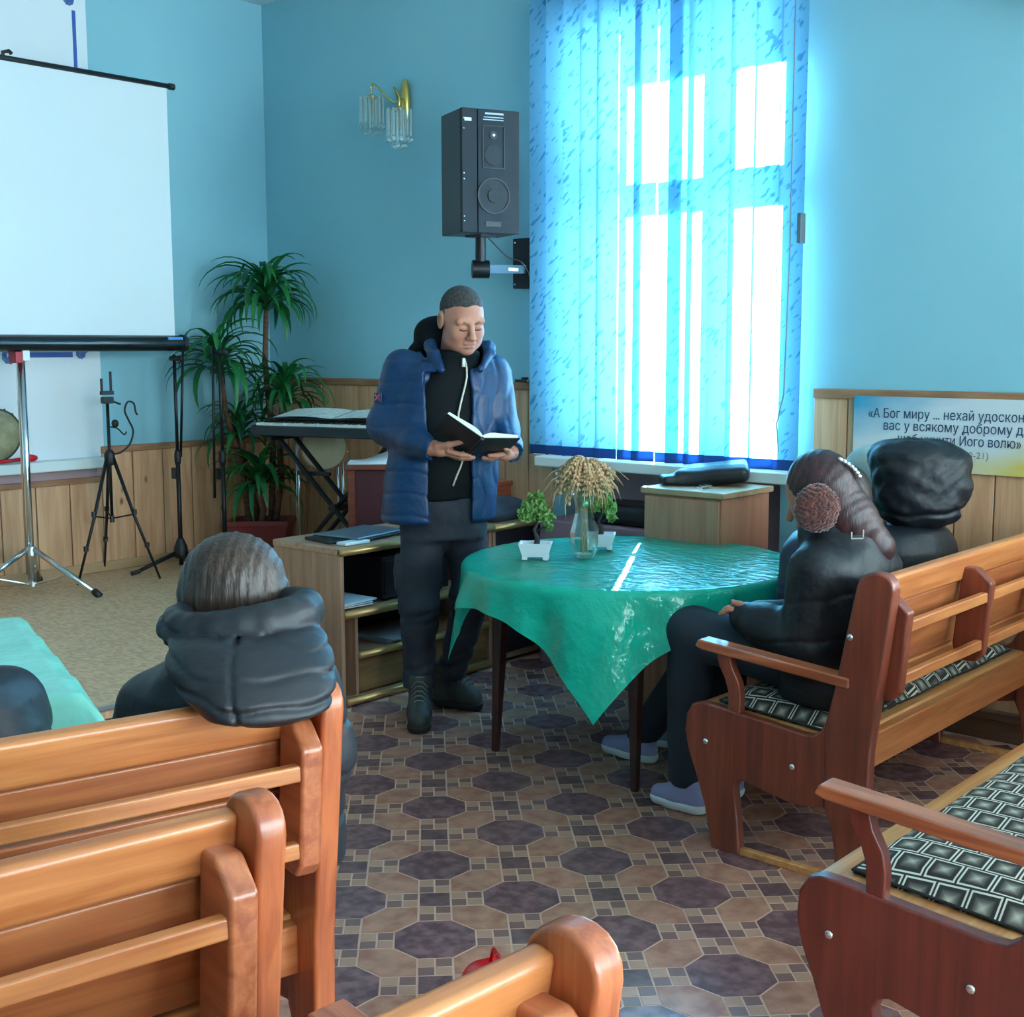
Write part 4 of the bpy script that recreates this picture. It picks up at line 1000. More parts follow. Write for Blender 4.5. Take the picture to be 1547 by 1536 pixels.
for i in range(6):
    for k in range(4): fs.append((4*i+k, 4*i+(k+1) % 4, 4*i+4+(k+1) % 4, 4*i+4+k))
b.add(vs, fs); R = Matrix.Rotation(YAW, 4, 'Z'); b.v = [tuple(R @ Vector(p)) for p in b.v]
b.build('pot', mat('red brown plastic pot', srgb(140, 52, 50), .45), t, bevel=.004)
MB().box((-.145, -.11, .17), (.145, .11, .19), R).build('soil', mat('potting soil', srgb(52, 40, 34), .95, bump=.6, bscale=60), t)
def leaf_mesh(L, w, droop, seed):
    rg = random.Random(seed); n = 9; vs = []
    ang = math.radians(rg.uniform(52, 72)); x = z = 0; st = L/n
    for i in range(n+1):
        u = i/n; ww = w*min(1, 2.4*u+.35)*(1-u**3)**.8
        vs += [(x, -ww/2, z+.10*ww), (x, 0, z-.10*ww), (x, ww/2, z+.10*ww)]
        a = ang-droop*u**1.15; x += st*math.cos(a); z += st*math.sin(a)
    fs = []
    for i in range(n): fs += [(3*i, 3*i+3, 3*i+4, 3*i+1), (3*i+1, 3*i+4, 3*i+5, 3*i+2)]
    return MB().add(vs, fs).mesh('leaf', True)
LM = [leaf_mesh(L, w, dr, k) for k, (L, w, dr) in enumerate(((.44, .042, 2.7), (.48, .046, 2.6), (.42, .048, 2.4), (.52, .044, 2.75), (.44, .036, 1.9), (.40, .036, 2.9)))]
c_, s_ = math.cos(YAW), math.sin(YAW)
def SR(a, d, z): return (a*c_-d*s_, a*s_+d*c_, z)       # a: to the right, d: away
crowns = [(SR(.055, .02, 1.52), 84, 1.0, 0), (SR(-.21, -.06, 1.16), 64, .92, 0), (SR(.16, -.06, .98), 54, .86, 0), (SR(-.12, .02, .78), 44, .80, 1), (SR(.02, -.10, .50), 46, .85, 0)]
rg = random.Random(11)
for (c, n, sc, dk) in crowns:
    for k in range(n):
        a = k*2.4+rg.uniform(-.3, .3); lift = k/n
        q = rg.randrange(6); s0 = sc*rg.uniform(.82, 1.08); rch = .37*s0; wx, wy = px+c[0], py+c[1]; room = 1
        if math.cos(a) < -.05: room = min(room, (wx-XL-.04)/(-math.cos(a)*rch))
        if math.sin(a) > .05: room = min(room, (YW-.05-wy)/(math.sin(a)*rch))
        s0 *= max(.3, min(1, room))
        put('leaf', LM[q], M_leaf2 if (rg.random() < .35 or dk) else M_leaf, t, (c[0], c[1], c[2]-.12*lift), (rg.uniform(-.2, .2), .85*lift-.30+rg.uniform(-.12, .12), a), [s0]*3)
for c, base in zip(crowns, (SR(.05, .02, .19), SR(-.07, 0, .19), SR(.08, -.04, .19), SR(-.03, .05, .19), SR(.0, -.06, .19))):
    p = Vector(c[0]); q = Vector(base); MB().tube([q, q.lerp(p, .35)+Vector((.015, .01, 0)), q.lerp(p, .7)-Vector((.01, .012, 0)), p], [.020, .018, .017, .013], 9).build('cane', M_cane, t, smooth=True)

# ------------------------------------------------------------------ left wall: white board with sill, drum, maraca
struct(MB().box((XL, 1.4, .882), (XL+.10, 3.715, .936)).build('window_sill', M_white, bevel=.008))
struct(MB().box((XL+.001, 1.4, .80), (XL+.012, 3.715, .882)).build('niche_strip', M_mauve))
t = thing('wall_board', 'tall white wall board with blue bars and rosettes behind the screen', 'board', (XL+.012, 2.55, .94))
MB().box((XL, 1.4, .937), (XL+.012, 3.735, 3.42)).build('panel', mat('white board', srgb(228, 234, 238), .5), t, True)
M_bar = mat('blue bar print', srgb(56, 92, 172), .5)
M_ros = mat('blue rosette print', srgb(92, 124, 180), .5, col2=srgb(56, 88, 150), nscale=40)
def bar(lo, hi): MB().box((XL+.012, lo[0], lo[1]), (XL+.0135, hi[0], hi[1])).build('blue_bar', M_bar, t, True)
bar((3.655, 2.60), (3.675, 3.235)); bar((3.33, 1.468), (3.575, 1.495)); bar((3.655, 1.60), (3.675, 2.3)); bar((1.7, 1.468), (2.9, 1.495))
def rosette(y, z, r):
    b = MB(); n = 9
    for k in range(n): 
        a = 2*PI*k/n; yy, zz = y+r*.62*math.cos(a), z+r*.62*math.sin(a)
        b.prism([(yy+r*.36*math.cos(q*PI/5), zz+r*.36*math.sin(q*PI/5)) for q in range(10)], XL+.012, XL+.0136+.0002*k, 'x')
    b.prism([(y+r*.6*math.cos(q*PI/8), z+r*.6*math.sin(q*PI/8)) for q in range(16)], XL+.012, XL+.016, 'x')
    o = b.build('rosette', M_ros, t, True)
    return o
rosette(3.64, 3.285, .032); rosette(3.622, 1.487, .030); rosette(3.648, 1.505, .018); rosette(3.225, 1.475, .042)
MB().box((XL+.016, 3.213, 1.478), (XL+.0165, 3.237, 1.483)).box((XL+.016, 3.211, 1.470), (XL+.0165, 3.215, 1.491)).box((XL+.016, 3.235, 1.470), (XL+.0165, 3.239, 1.491)).build('emblem', M_white, t, True)
t = thing('lace_drum', 'round woven drum with laced rim on the left sill', 'drum', (-6.165, 3.10, .938))
Rd = Matrix.Translation((0, 0, .145)) @ Matrix.Rotation(math.radians(8), 4, 'Y') @ Matrix.Rotation(PI/2, 4, 'Y')
def dd(prof):
    b = MB().lathe(prof, n=36, cap=False); b.v = [tuple(Rd @ Vector(p)) for p in b.v]; return b
dd([(.0, .012), (.125, .014), (.128, .010)]).build('skin', mat('drum hide', srgb(176, 168, 132), .7, col2=srgb(128, 124, 96), nscale=14), t, smooth=True)
dd([(.128, .014), (.137, .012), (.137, -.012), (.128, -.014), (.128, .014)]).build('hoop', mat('dark hoop', srgb(70, 76, 58), .6), t, auto=40)
for k in range(18):
    a = k*PI/9; p = Rd @ Vector((.137*math.cos(a), .137*math.sin(a), 0)); MB().ball(p, .006, 6, 4).build('lace_knot', mat('lace', srgb(60, 62, 50), .8), t)
t = thing('maraca', 'red shaker lying on the left sill below the drum', 'shaker', (-6.16, 3.215, .938))
MB().ball((0, .06, .021), (.02, .045, .02), 12, 8).build('shaker_head', mat('red lacquer', srgb(206, 26, 40), .25), t, smooth=True); MB().tube([(0, .02, .018), (0, -.12, .012)], [.010, .009], 8).build('handle', MATS['red lacquer'], t, smooth=True)

# ------------------------------------------------------------------ loudspeaker on its wall bracket
az = math.radians(-24)
sp = Vector((-4.11, 4.45, 2.03))
t = thing('loudspeaker', 'large black loudspeaker mounted high beside the blind', 'loudspeaker', sp, az)
M_spk = mat('charcoal speaker', srgb(28, 34, 40), .6, spec=.3); M_spf = mat('speaker baffle', srgb(26, 36, 44), .6, spec=.3); M_cone = mat('speaker cone', srgb(22, 30, 36), .65, bump=.2, bscale=120)
W2, DP, H = .142, .25, .545
MB().box((-DP/2, -W2, 0), (DP/2-.02, W2, H)).build('cabinet', mat('brown black veneer', srgb(50, 44, 46), .45), t, bevel=.004)
MB().box((DP/2-.02, -W2, 0), (DP/2, -W2+.075, H)).build('side_strip', M_spk, t, bevel=.003)
MB().box((DP/2-.02, -W2+.078, 0), (DP/2, W2, H)).build('baffle', M_spf, t, bevel=.003)
fx = DP/2
def ring(cy, cz, r0, r1, x0, x1, name, m):
    b = MB(); n = 36
    Rr = Matrix.Translation((0, cy, cz)) @ Matrix.Rotation(PI/2, 4, 'Y')
    b.lathe([(r0, x0), (r1, x0), (r1, x1), (r0, x1), (r0, x0)], n=n, cap=False); b.v = [tuple(Rr @ Vector(p)) for p in b.v]
    return b.build(name, m, t, auto=40)
ring(.012, .165, .074, .080, fx, fx+.006, 'woofer_ring', M_dark); ring(.012, .165, 0, .074, fx, fx+.002, 'woofer', M_cone); ring(.012, .165, 0, .03, fx+.002, fx+.008, 'dust_cap', M_cone)
b = MB()
for lo, hi in (((-.042, .285), (-.037, .475)), ((.062, .285), (.067, .475)), ((-.042, .470), (.067, .475)), ((-.042, .285), (.067, .290))): b.box((fx, lo[0], lo[1]), (fx+.004, hi[0], hi[1]))
b.build('horn_frame', M_dark, t); ring(.012, .345, 0, .044, fx, fx+.003, 'midrange', M_cone); ring(.012, .432, 0, .018, fx, fx+.004, 'tweeter', M_dark); ring(.012, .432, 0, .006, fx+.004, fx+.007, 'tweeter_dome', M_chrome)
MB().box((fx, -.028, .028), (fx+.003, .048, .052)).build('port', M_dark, t)
M_print = mat('pale speaker print', srgb(176, 186, 190), .5)
b = MB()
for k, (y0, y1, z) in enumerate(((-.028, .062, .522), (-.035, .062, .508), (-.038, .062, .497))): b.box((fx, y0, z), (fx+.0012, y1, z+(.008 if k == 0 else .004)))
b.build('spec_plate', M_print, t); MB().box((fx, -.128, .488), (fx+.0012, -.095, .502)).build('badge', M_white, t)
for z in (.05, .07, .235, .26, .455, .50): MB().ball((fx, -.132, z), (.003, .004, .004), 6, 4).build('screw', M_chrome, t)
t = thing('speaker_bracket', 'jointed black wall arm carrying the loudspeaker', 'bracket', (-4.15, 4.8, 1.89))
MB().box((-4.215, 4.795, 1.80), (-4.085, YW, 2.04)).build('wall_box', M_spk, t, True, bevel=.004)
MB().tube([(-4.11, 4.45, 1.90), (-4.11, 4.45, 2.028)], .024, 12).build('post', M_black, t, True, auto=40)
MB().box((-4.16, 4.40, 2.02), (-4.06, 4.50, 2.029)).build('mount_plate', M_black, t, True)
MB().tube([(-4.135, 4.42, 1.875), (-4.085, 4.48, 1.875)], .042, 20).build('joint', M_black, t, True, auto=40)
MB().tube([(-4.105, 4.46, 1.875), (-4.145, 4.80, 1.89)], .028, 4).build('arm', mat('grey arm', srgb(70, 96, 112), .4, .3), t, True)
Ra = Matrix.Rotation(0, 4, 'Z'); MB().box((-4.106, 4.64, 1.876), (-4.104, 4.71, 1.89)).build('arm_label', M_white, t, True)
for z in (1.82, 2.02): MB().ball((-4.20, 4.795, z), .005, 6, 4).build('screw', M_chrome, t, True)
MB().curve([(-4.07, 4.44, 2.03), (-4.08, 4.60, 1.94), (-4.11, 4.74, 1.92), (-4.10, 4.79, 1.85), (-4.085, 4.80, 1.74), (-4.07, 4.86, 1.62)], .0035, 6).build('cable', M_dark, t, True, smooth=True)
tag(MB().box((-4.20, YW-.09, 1.3435), (-4.12, YW-.02, 1.358)).box((-4.175, YW-.07, 1.358), (-4.15, YW-.04, 1.368)).build('switch_box', M_dark, base=True, bevel=.003), 'small dark gadget on the wainscot ledge left of the blind', 'gadget')

# ------------------------------------------------------------------ crystal wall lamps
M_brass = mat('polished brass', srgb(206, 176, 96), .22, .9)
M_crys = glassy('lamp crystal', (.88, .96, .96), .78, .06)
def wall_lamp(label, x, z, arms):
    t = thing('wall_lamp', label, 'wall lamp', (x, YW, z), 0, 'crystal wall lamps')
    MB().ball((0, -.02, -.0), (.030, .026, .115), 12, 10).build('back_plate', M_brass, t, smooth=True)
    for dx, dy, dz in arms:
        MB().curve([(0, -.04, .01), (dx*.25, dy*.5, -.01), (dx*.5, dy*.8, .03), (dx*.75, dy, dz*.5+.06), (dx, dy, dz+.05), (dx, dy, dz)], .0055, 8, 4).build('arm', M_brass, t, smooth=True)
        MB().lathe([(.010, 0), (.030, -.008), (.032, -.016), (.010, -.03)], (dx, dy, dz), 14).build('candle_cup', M_brass, t, smooth=True)
        MB().lathe([(.009, -.03), (.010, -.10), (.006, -.115), (0, -.12)], (dx, dy, dz), 10).build('bulb_holder', M_brass, t, smooth=True)
        for n, r, L in ((10, .060, .135), (6, .030, .165)):
            for k in range(n):
                a = 2*PI*k/n; cx, cy = dx+r*math.cos(a), dy+r*math.sin(a)
                MB().tube([(cx, cy, dz-.012), (cx, cy, dz-.012-L)], .0085, 6).build('crystal_rod', M_crys, t)
                MB().ball((cx, cy, dz-.03-L), .014, 8, 5).build('crystal_drop', M_crys, t)
    return t
wall_lamp('brass wall lamp with hanging crystal rods left of the loudspeaker', -5.02, 2.80, ((-.13, -.14, .03), (.14, -.20, -.07)))
wall_lamp('crystal wall lamp cut off by the top right corner', -1.70, 2.95, ((-.13, -.14, .03), (.14, -.20, -.07)))

# ------------------------------------------------------------------ banner with the verse
def banner_mat():
    m = bpy.data.materials.new('banner print'); m.use_nodes = True; nt = m.node_tree; p = nt.nodes['Principled BSDF']; L = nt.links.new
    tc = nd(nt, 'ShaderNodeTexCoord'); sx = nd(nt, 'ShaderNodeSeparateXYZ'); L(tc.outputs['Generated'], sx.inputs[0])
    no = nd(nt, 'ShaderNodeTexNoise'); no.inputs['Scale'].default_value = 4; L(tc.outputs['Generated'], no.inputs[0])
    def M(op, a, b):
        n = nd(nt, 'ShaderNodeMath', operation=op); n.use_clamp = False
        for i, v in enumerate((a, b)):
            if isinstance(v, (int, float)): n.inputs[i].default_value = v
            else: L(v, n.inputs[i])
        return n.outputs[0]
    def ramp(v, lo, hi):
        r = nd(nt, 'ShaderNodeMapRange'); r.inputs[1].default_value = lo; r.inputs[2].default_value = hi; L(v, r.inputs[0]); return r.outputs[0]
    wob = M('MULTIPLY', M('SUBTRACT', no.outputs[0], .5), .5)
    tl = ramp(M('ADD', M('SUBTRACT', sx.outputs[2], M('MULTIPLY', sx.outputs[0], 1.3)), wob), .25, .95)
    brr = ramp(M('ADD', M('SUBTRACT', M('MULTIPLY', sx.outputs[0], .9), sx.outputs[2]), wob), .15, .75)
    m1 = nd(nt, 'ShaderNodeMix', data_type='RGBA'); m1.inputs[6].default_value = rgba(srgb(206, 214, 218)); m1.inputs[7].default_value = rgba(srgb(36, 152, 190)); L(tl, m1.inputs[0])
    m2 = nd(nt, 'ShaderNodeMix', data_type='RGBA'); m2.inputs[7].default_value = rgba(srgb(214, 190, 60)); L(m1.outputs[2], m2.inputs[6]); L(brr, m2.inputs[0])
    L(m2.outputs[2], p.inputs['Base Color']); p.inputs['Roughness'].default_value = .45
    return m
t = thing('verse_banner', 'printed banner with a dark Cyrillic verse on blue, white and yellow', 'banner', (-1.98, YW-.028, 1.02))
MB().box((-.435, -.002, .01), (.435, .0, .297)).build('sheet', banner_mat(), t)
M_ink = mat('dark blue ink', srgb(44, 66, 96), .5); M_ink2 = mat('grey ink', srgb(132, 140, 146), .5)
for body, z, wd in zip(VERSE, (.232, .184, .134), (.745, .615, .49)):
    text(body, .0525, M_ink, 'lettering', t, (0, -.0025, z), (PI/2, 0, 0), wd)
text(VERSE[3], .036, M_ink2, 'lettering', t, (0, -.0025, .082), (PI/2, 0, 0), .25)
for x in (-.43, .43): MB().ball((x, -.003, .293), .004, 6, 4).build('pin', M_chrome, t)

# ------------------------------------------------------------------ green covered table at the left
ga = math.radians(-19.5)
t = thing('side_table', 'rectangular table under a pale green cloth at the left edge', 'table', (-3.52, 1.35, 0), ga)
# local frame: corner nearest the aisle at (+.68, +.42)
gc = Vector((-2.70, 1.53)); I = Matrix.Rotation(-ga, 2)
loc = Vector((-3.52, 1.35)); rel = I @ (gc-loc); hx_, hy_ = rel.x, rel.y
MB().box((hx_-1.0, hy_-.75, .685), (hx_, hy_, .712)).build('table_top', W_leg, t, bevel=.004)
for dx, dy in ((.06, .06), (.94, .06), (.06, .69), (.94, .69)): MB().box((hx_-dx-.02, hy_-dy-.02, 0), (hx_-dx+.02, hy_-dy+.02, .685)).build('leg', W_leg, t)
def gcloth(u, v):
    x = hx_+.22-1.44*u; y = hy_+.17-1.1*v; z = .716; ex = max(0, x-hx_); ey = max(0, y-hy_); ex2 = max(0, hx_-1.0-x); ey2 = max(0, hy_-.75-y)
    X, Y = min(max(x, hx_-1.0), hx_), min(max(y, hy_-.75), hy_)
    X += .012*(ex > 0)+ex*.35-ex2*.3; Y += .012*(ey > 0)+ey*.45-ey2*.3
    z -= .80*max(ex, ey, ex2, ey2)+.12*min(ex, ey)
    return (X+.004*math.sin(30*y), Y+.008*math.sin(25*x)*(ey > 0), z+.002*math.sin(19*x)*math.sin(15*y))
t2 = thing('green_tablecloth', 'pale green plastic cloth on the rectangular table at the left edge', 'tablecloth', (-3.52, 1.35, 0), ga)
M_cl2 = mat('pale green film', (.34, .93, .76), .25, bump=.3, bscale=12, trans=((.3, .9, .7), .12), bdist=.02)
MB().grid(gcloth, 60, 46).build('cloth_sheet', M_cl2, t2, smooth=True)
# red bag on the floor of the aisle
d = SDF((-.13, -.16, -.01), (.13, .16, .26), .006); d.box((0, 0, .10), (.065, .105, .098), .05).wrinkle(.006, 3, 35).clip(lambda X, Y, Z: -Z)
t = thing('red_bag', 'shiny red bag on the floor beyond the bottom centre pew', 'bag', (-1.74, 1.93, .001), YAW+.4)
d.build('bag_body', mat('shiny red plastic', srgb(214, 16, 24), .25, col2=srgb(224, 60, 26), nscale=9, lo=.55, hi=.7), t)
MB().tube([(0, -.06, .18), (0, -.05, .225), (0, .03, .23), (0, .05, .185)], .005, 8).build('handle', MATS['shiny red plastic'], t, smooth=True)
# ------------------------------------------------------------------ people
M_skin = mat('skin', srgb(196, 136, 112), .5, col2=srgb(182, 118, 98), nscale=14, spec=.35)
M_lip = mat('lips', srgb(168, 100, 92), .45)
M_coat = mat('black coat nylon', srgb(17, 22, 29), .52, bump=.55, bscale=16, spec=.4, bdist=.014)
M_grcoat = mat('charcoal coat nylon', srgb(36, 38, 44), .50, bump=.45, bscale=18, spec=.45, bdist=.010)
def person(label, loc, rz=YAW):
    return thing('person', label, 'person', loc, rz)
def hand(d, pts_list, k=.006):
    for pts, rs in pts_list: d.chain(pts, rs, k)
def quilt(zs, w=.006, amp=.009, tilt=0, ph=0):
    def fn(X, Y, Z):
        r = 0
        for z in zs: r = r+np.exp(-((Z-z-tilt*X-.006*np.sin(22*X+ph+z*40)-.004*np.sin(51*X+z*90))/w)**2)
        return amp*r
    return fn
V3 = Vector
# ---- the standing reader
man = person('man in an open blue quilted jacket reading from a black book', (-3.665, 3.686, 0))
HCn = V3((.118, -.05, 1.628)); HR = rotm(math.radians(26), math.radians(20), math.radians(-3))
hp = lambda x, y, z: tuple(HCn+HR @ V3((x, y, z)))
d = SDF((-.30, -.36, .88), (.42, .26, 1.80), .0042)
d.ell(hp(0, .010, .036), (.082, .100, .088), HR, .02).ell(hp(0, -.026, -.028), (.073, .070, .098), HR, .03)
d.ell(hp(0, -.030, -.080), (.070, .058, .044), HR, .03).ell(hp(0, -.074, -.104), (.026, .022, .020), HR, .02)
for s_ in (-1, 1):
    d.ell(hp(s_*.042, -.066, -.036), (.026, .022, .030), HR, .02).ell(hp(s_*.052, -.02, -.07), (.02, .035, .035), HR, .02)
d.cone(hp(-.048, -.082, .018), hp(.048, -.082, .018), .013, .013, .012)
for s_ in (-1, 1):
    d.ell(hp(s_*.031, -.106, -.004), (.022, .020, .014), HR, .008, 'sub'); d.ell(hp(s_*.031, -.082, -.006), (.016, .013, .0105), HR, .002)
    d.cone(hp(s_*.016, -.0955, -.013), hp(s_*.046, -.088, -.013), .0022, .0018, .002, 'sub')
d.cone(hp(0, -.094, .012), hp(0, -.118, -.040), .0085, .0135, .010)
for s_ in (-1, 1):
    d.ell(hp(s_*.013, -.106, -.044), (.0095, .011, .008), HR, .006)
    d.cone(hp(s_*.022, -.099, -.046), hp(s_*.032, -.088, -.074), .003, .002, .006, 'sub')
d.ell(hp(0, -.094, -.069), (.024, .012, .007), HR, .006).ell(hp(0, -.092, -.083), (.021, .012, .008), HR, .006)
d.cone(hp(-.024, -.101, -.0755), hp(.024, -.101, -.0755), .003, .003, .003, 'sub')
for s_ in (-1, 1):
    d.ell(hp(s_*.086, .014, -.006), (.010, .024, .036), HR, .006); d.ell(hp(s_*.093, .010, -.004), (.005, .012, .020), HR, .004, 'sub')
d.cone(hp(0, .028, -.07), (.085, .03, 1.46), .060, .066, .03)
d.loft([(.90, .03, .02, .12, .08), (1.2, .05, .02, .15, .1), (1.38, .06, .03, .16, .09), (1.46, .075, .03, .08, .07)], math.radians(20), .03)
for pts in ([(-.12, .03, 1.40), (-.18, .02, 1.19), (.0, -.215, 1.13)], [(.235, .09, 1.38), (.272, .05, 1.17), (.312, -.13, 1.105)]): d.chain(pts, [.05, .042, .030], .03)
# right hand (left in view): thumb over the cover, fingers below the book
d.ell((.048, -.236, 1.124), (.042, .026, .026), rotm(0, 0, .12), .012)
d.chain([(.0, -.215, 1.13), (.03, -.23, 1.126)], [.030, .028], .015)
hand(d, [([(.070, -.262, 1.120), (.118, -.268, 1.108), (.150, -.258, 1.104)], [.0105, .0098, .0085]), ([(.072, -.247, 1.110), (.122, -.250, 1.096), (.166, -.240, 1.094)], [.0108, .010, .0085]),
         ([(.070, -.228, 1.106), (.116, -.230, 1.090), (.156, -.222, 1.088)], [.0105, .0095, .0082]), ([(.060, -.210, 1.104), (.100, -.210, 1.090), (.130, -.206, 1.088)], [.0095, .0085, .0075]),
         ([(.026, -.250, 1.136), (.072, -.274, 1.146), (.126, -.284, 1.158)], [.0145, .0125, .0098])])
# left hand
d.ell((.292, -.178, 1.098), (.036, .028, .024), rotm(.5, 0, -.1), .012)
hand(d, [([(.282, -.205, 1.104), (.250, -.226, 1.100), (.226, -.238, 1.101)], [.0105, .0098, .0085]), ([(.272, -.196, 1.096), (.232, -.216, 1.090), (.203, -.226, 1.091)], [.0105, .0098, .0085]),
         ([(.268, -.180, 1.090), (.230, -.196, 1.083), (.204, -.202, 1.085)], [.010, .0092, .008]), ([(.270, -.164, 1.088), (.240, -.174, 1.082), (.218, -.178, 1.083)], [.009, .008, .0072]),
         ([(.300, -.20, 1.112), (.296, -.232, 1.124), (.288, -.248, 1.130)], [.0135, .0115, .0095])])
d.build('body', M_skin, man)
d = SDF((-.02, -.2, 1.55), (.28, .14, 1.80), .004)
d.ell(hp(0, .012, .037), (.0845, .1025, .0905), HR)
def hairclip(X, Y, Z):
    q = [X-HCn.x, Y-HCn.y, Z-HCn.z]; y = sum(HR[i][1]*q[i] for i in range(3)); z = sum(HR[i][2]*q[i] for i in range(3)); x = sum(HR[i][0]*q[i] for i in range(3))
    return -(z-.044+.42*y-.10*np.abs(x)*0-.004*np.sin(90*x))
d.clip(hairclip).build('hair', mat('cropped grey brown hair', srgb(44, 42, 40), .85, col2=srgb(74, 70, 66), nscale=90, bump=.5, bscale=240), man)
d = SDF((-.02, -.2, 1.55), (.28, .14, 1.80), .004)
d.ell(hp(0, .013, .030), (.0832, .1010, .0885), HR)
def fadeclip(X, Y, Z):
    q = [X-HCn.x, Y-HCn.y, Z-HCn.z]; y = sum(HR[i][1]*q[i] for i in range(3)); z = sum(HR[i][2]*q[i] for i in range(3)); x = sum(HR[i][0]*q[i] for i in range(3))
    return np.maximum(-(y+.050), -(z-.004+.42*y))
d.clip(fadeclip).build('hair_sides', mat('shaved grey hair', srgb(126, 102, 90), .85, col2=srgb(104, 86, 78), nscale=120, bump=.3, bscale=260), man)
for s_ in (-1, 1):
    MB().tube([hp(s_*.014, -.0985, .010), hp(s_*.032, -.0955, .018), hp(s_*.050, -.080, .012)], [.0032, .0042, .002], 6).build('eyebrow', mat('eyebrow', srgb(128, 96, 82), .8), man, smooth=True)
    MB().tube([hp(s_*.016, -.0965, -.0135), hp(s_*.031, -.0985, -.0155), hp(s_*.046, -.0895, -.0135)], .0022, 6).build('eyelashes', mat('lashes', srgb(50, 38, 36), .8), man, smooth=True)
MB().ball(hp(0, -.1035, -.0845), (.0175, .004, .0048), 12, 6, HR).ball(hp(0, -.1055, -.0695), (.019, .003, .0032), 12, 6, HR).build('lips', M_lip, man, smooth=True)
# hooded sweater
M_swe = mat('black green sweater', srgb(8, 15, 19), .8, bump=.15, bscale=120, spec=.2)
d = SDF((-.25, -.3, .84), (.4, .3, 1.70), .006)
d.loft([(.90, .045, .02, .175, .125), (1.0, .05, .02, .175, .128), (1.2, .055, .02, .178, .130), (1.36, .065, .03, .17, .118), (1.45, .082, .02, .10, .095), (1.505, .10, .005, .086, .090)], math.radians(20), .03)
d.ell((.018, .085, 1.560), (.10, .070, .085), rotm(.2, -.3, .25), .04).ell((.02, .10, 1.50), (.13, .06, .06), None, .03).ell((-.03, .06, 1.555), (.045, .05, .07), None, .02)
d.wrinkle(.004, 12, 34); d.build('hooded_sweater', M_swe, man)
fy = lambda z: .02-.002-np.interp(z, [.9, 1.2, 1.36, 1.45, 1.505], [.125, .130, .118, .095, .090])
zp = []
for i in range(15):
    z = 1.470-i*(.50/14); b_ = .134 if z < 1.3 else np.interp(z, [1.3, 1.36, 1.45, 1.5], [.130, .122, .100, .094]); cx = np.interp(z, [.9, 1.2, 1.36, 1.45], [.045, .055, .065, .082]); cy = .022
    off = .014*math.sin(i*.75)+.02*max(0, (i-11)/4)*-1
    s_, f_ = (math.cos(math.radians(20)), math.sin(math.radians(20))), (math.sin(math.radians(20)), -math.cos(math.radians(20)))
    zp.append((cx+s_[0]*(off+.012)+f_[0]*(b_+.003), cy+s_[1]*(off+.012)+f_[1]*(b_+.003), z))
MB().tube(zp, .0042, 6).build('zip', mat('cream zip', srgb(206, 196, 176), .5), man, smooth=True)
MB().tube([zp[0], (zp[0][0]-.004, zp[0][1]-.012, zp[0][2]+.002), (zp[0][0]-.004, zp[0][1]-.016, zp[0][2]-.030)], [.004, .006, .0075], 8).build('zip_pull', mat('white zip pull', srgb(236, 230, 218), .4), man, smooth=True)
# trousers
M_tro = mat('dark cargo trousers', srgb(42, 48, 60), .75, col2=srgb(35, 40, 52), nscale=6, bump=.5, bscale=16, bdist=.014)
d = SDF((-.22, -.2, .08), (.32, .28, .98), .006)
d.loft([(.74, .045, .02, .165, .125), (.85, .045, .02, .168, .128), (.96, .045, .02, .160, .12)], math.radians(20), .03)
d.chain([(-.045, .0, .78), (-.066, -.035, .48), (-.074, -.01, .12)], [.096, .080, .064], .03)
d.chain([(.120, .05, .78), (.145, .045, .48), (.055, .125, .13)], [.094, .078, .060], .03)
d.box((-.142, .0, .60), (.022, .06, .075), .015, rotm(.2), .015)
for z, s_ in ((.17, 1), (.23, .7), (.46, .8), (.42, .6)): d.disp(quilt([z], .012, .008*s_, .25))
d.wrinkle(.010, 21, 30).wrinkle(.004, 22, 60).clip(lambda X, Y, Z: .125-Z).build('trousers', M_tro, man)
# jacket
M_jac = mat('blue quilted jacket', srgb(6, 54, 96), .45, col2=srgb(5, 45, 84), nscale=4, bump=.5, bscale=17, spec=.5, bdist=.012)
d = SDF((-.32, -.34, .78), (.44, .34, 1.62), .0058)
d.loft([(.815, .015, .025, .240, .170), (.95, .025, .025, .236, .168), (1.15, .045, .025, .228, .162), (1.32, .06, .03, .222, .150), (1.42, .065, .035, .195, .128), (1.48, .075, .035, .135, .105), (1.52, .08, .035, .11, .095)], math.radians(20), .03)
d.chain([(-.125, .03, 1.425), (-.188, .02, 1.205)], [.084, .080], .05).chain([(-.188, .02, 1.205), (-.06, -.14, 1.150)], [.080, .064], .03)
d.cone((-.06, -.14, 1.150), (.004, -.218, 1.130), .064, .050, .02, flat=False)
d.chain([(.235, .095, 1.405), (.272, .05, 1.18)], [.082, .070], .05).chain([(.272, .05, 1.18), (.300, -.08, 1.125)], [.070, .056], .03).cone((.300, -.08, 1.125), (.312, -.135, 1.108), .056, .050, .02)
Rj = rotm(math.radians(20))
d.box((.095, -.19, 1.00), (.090, .135, .42), .01, Rj, .008, 'sub').box((.115, -.17, 1.40), (.066, .15, .22), .01, Rj, .008, 'sub')
d.loft([(.70, .045, .02, .172, .122), (1.2, .055, .02, .174, .126), (1.40, .068, .03, .150, .104), (1.62, .10, .02, .10, .10)], math.radians(20), .01, 'sub')
d.cone((.01, -.218, 1.129), (.06, -.28, 1.115), .040, .05, .004, 'sub', True).cone((.312, -.135, 1.108), (.318, -.2, 1.09), .040, .05, .004, 'sub', True)
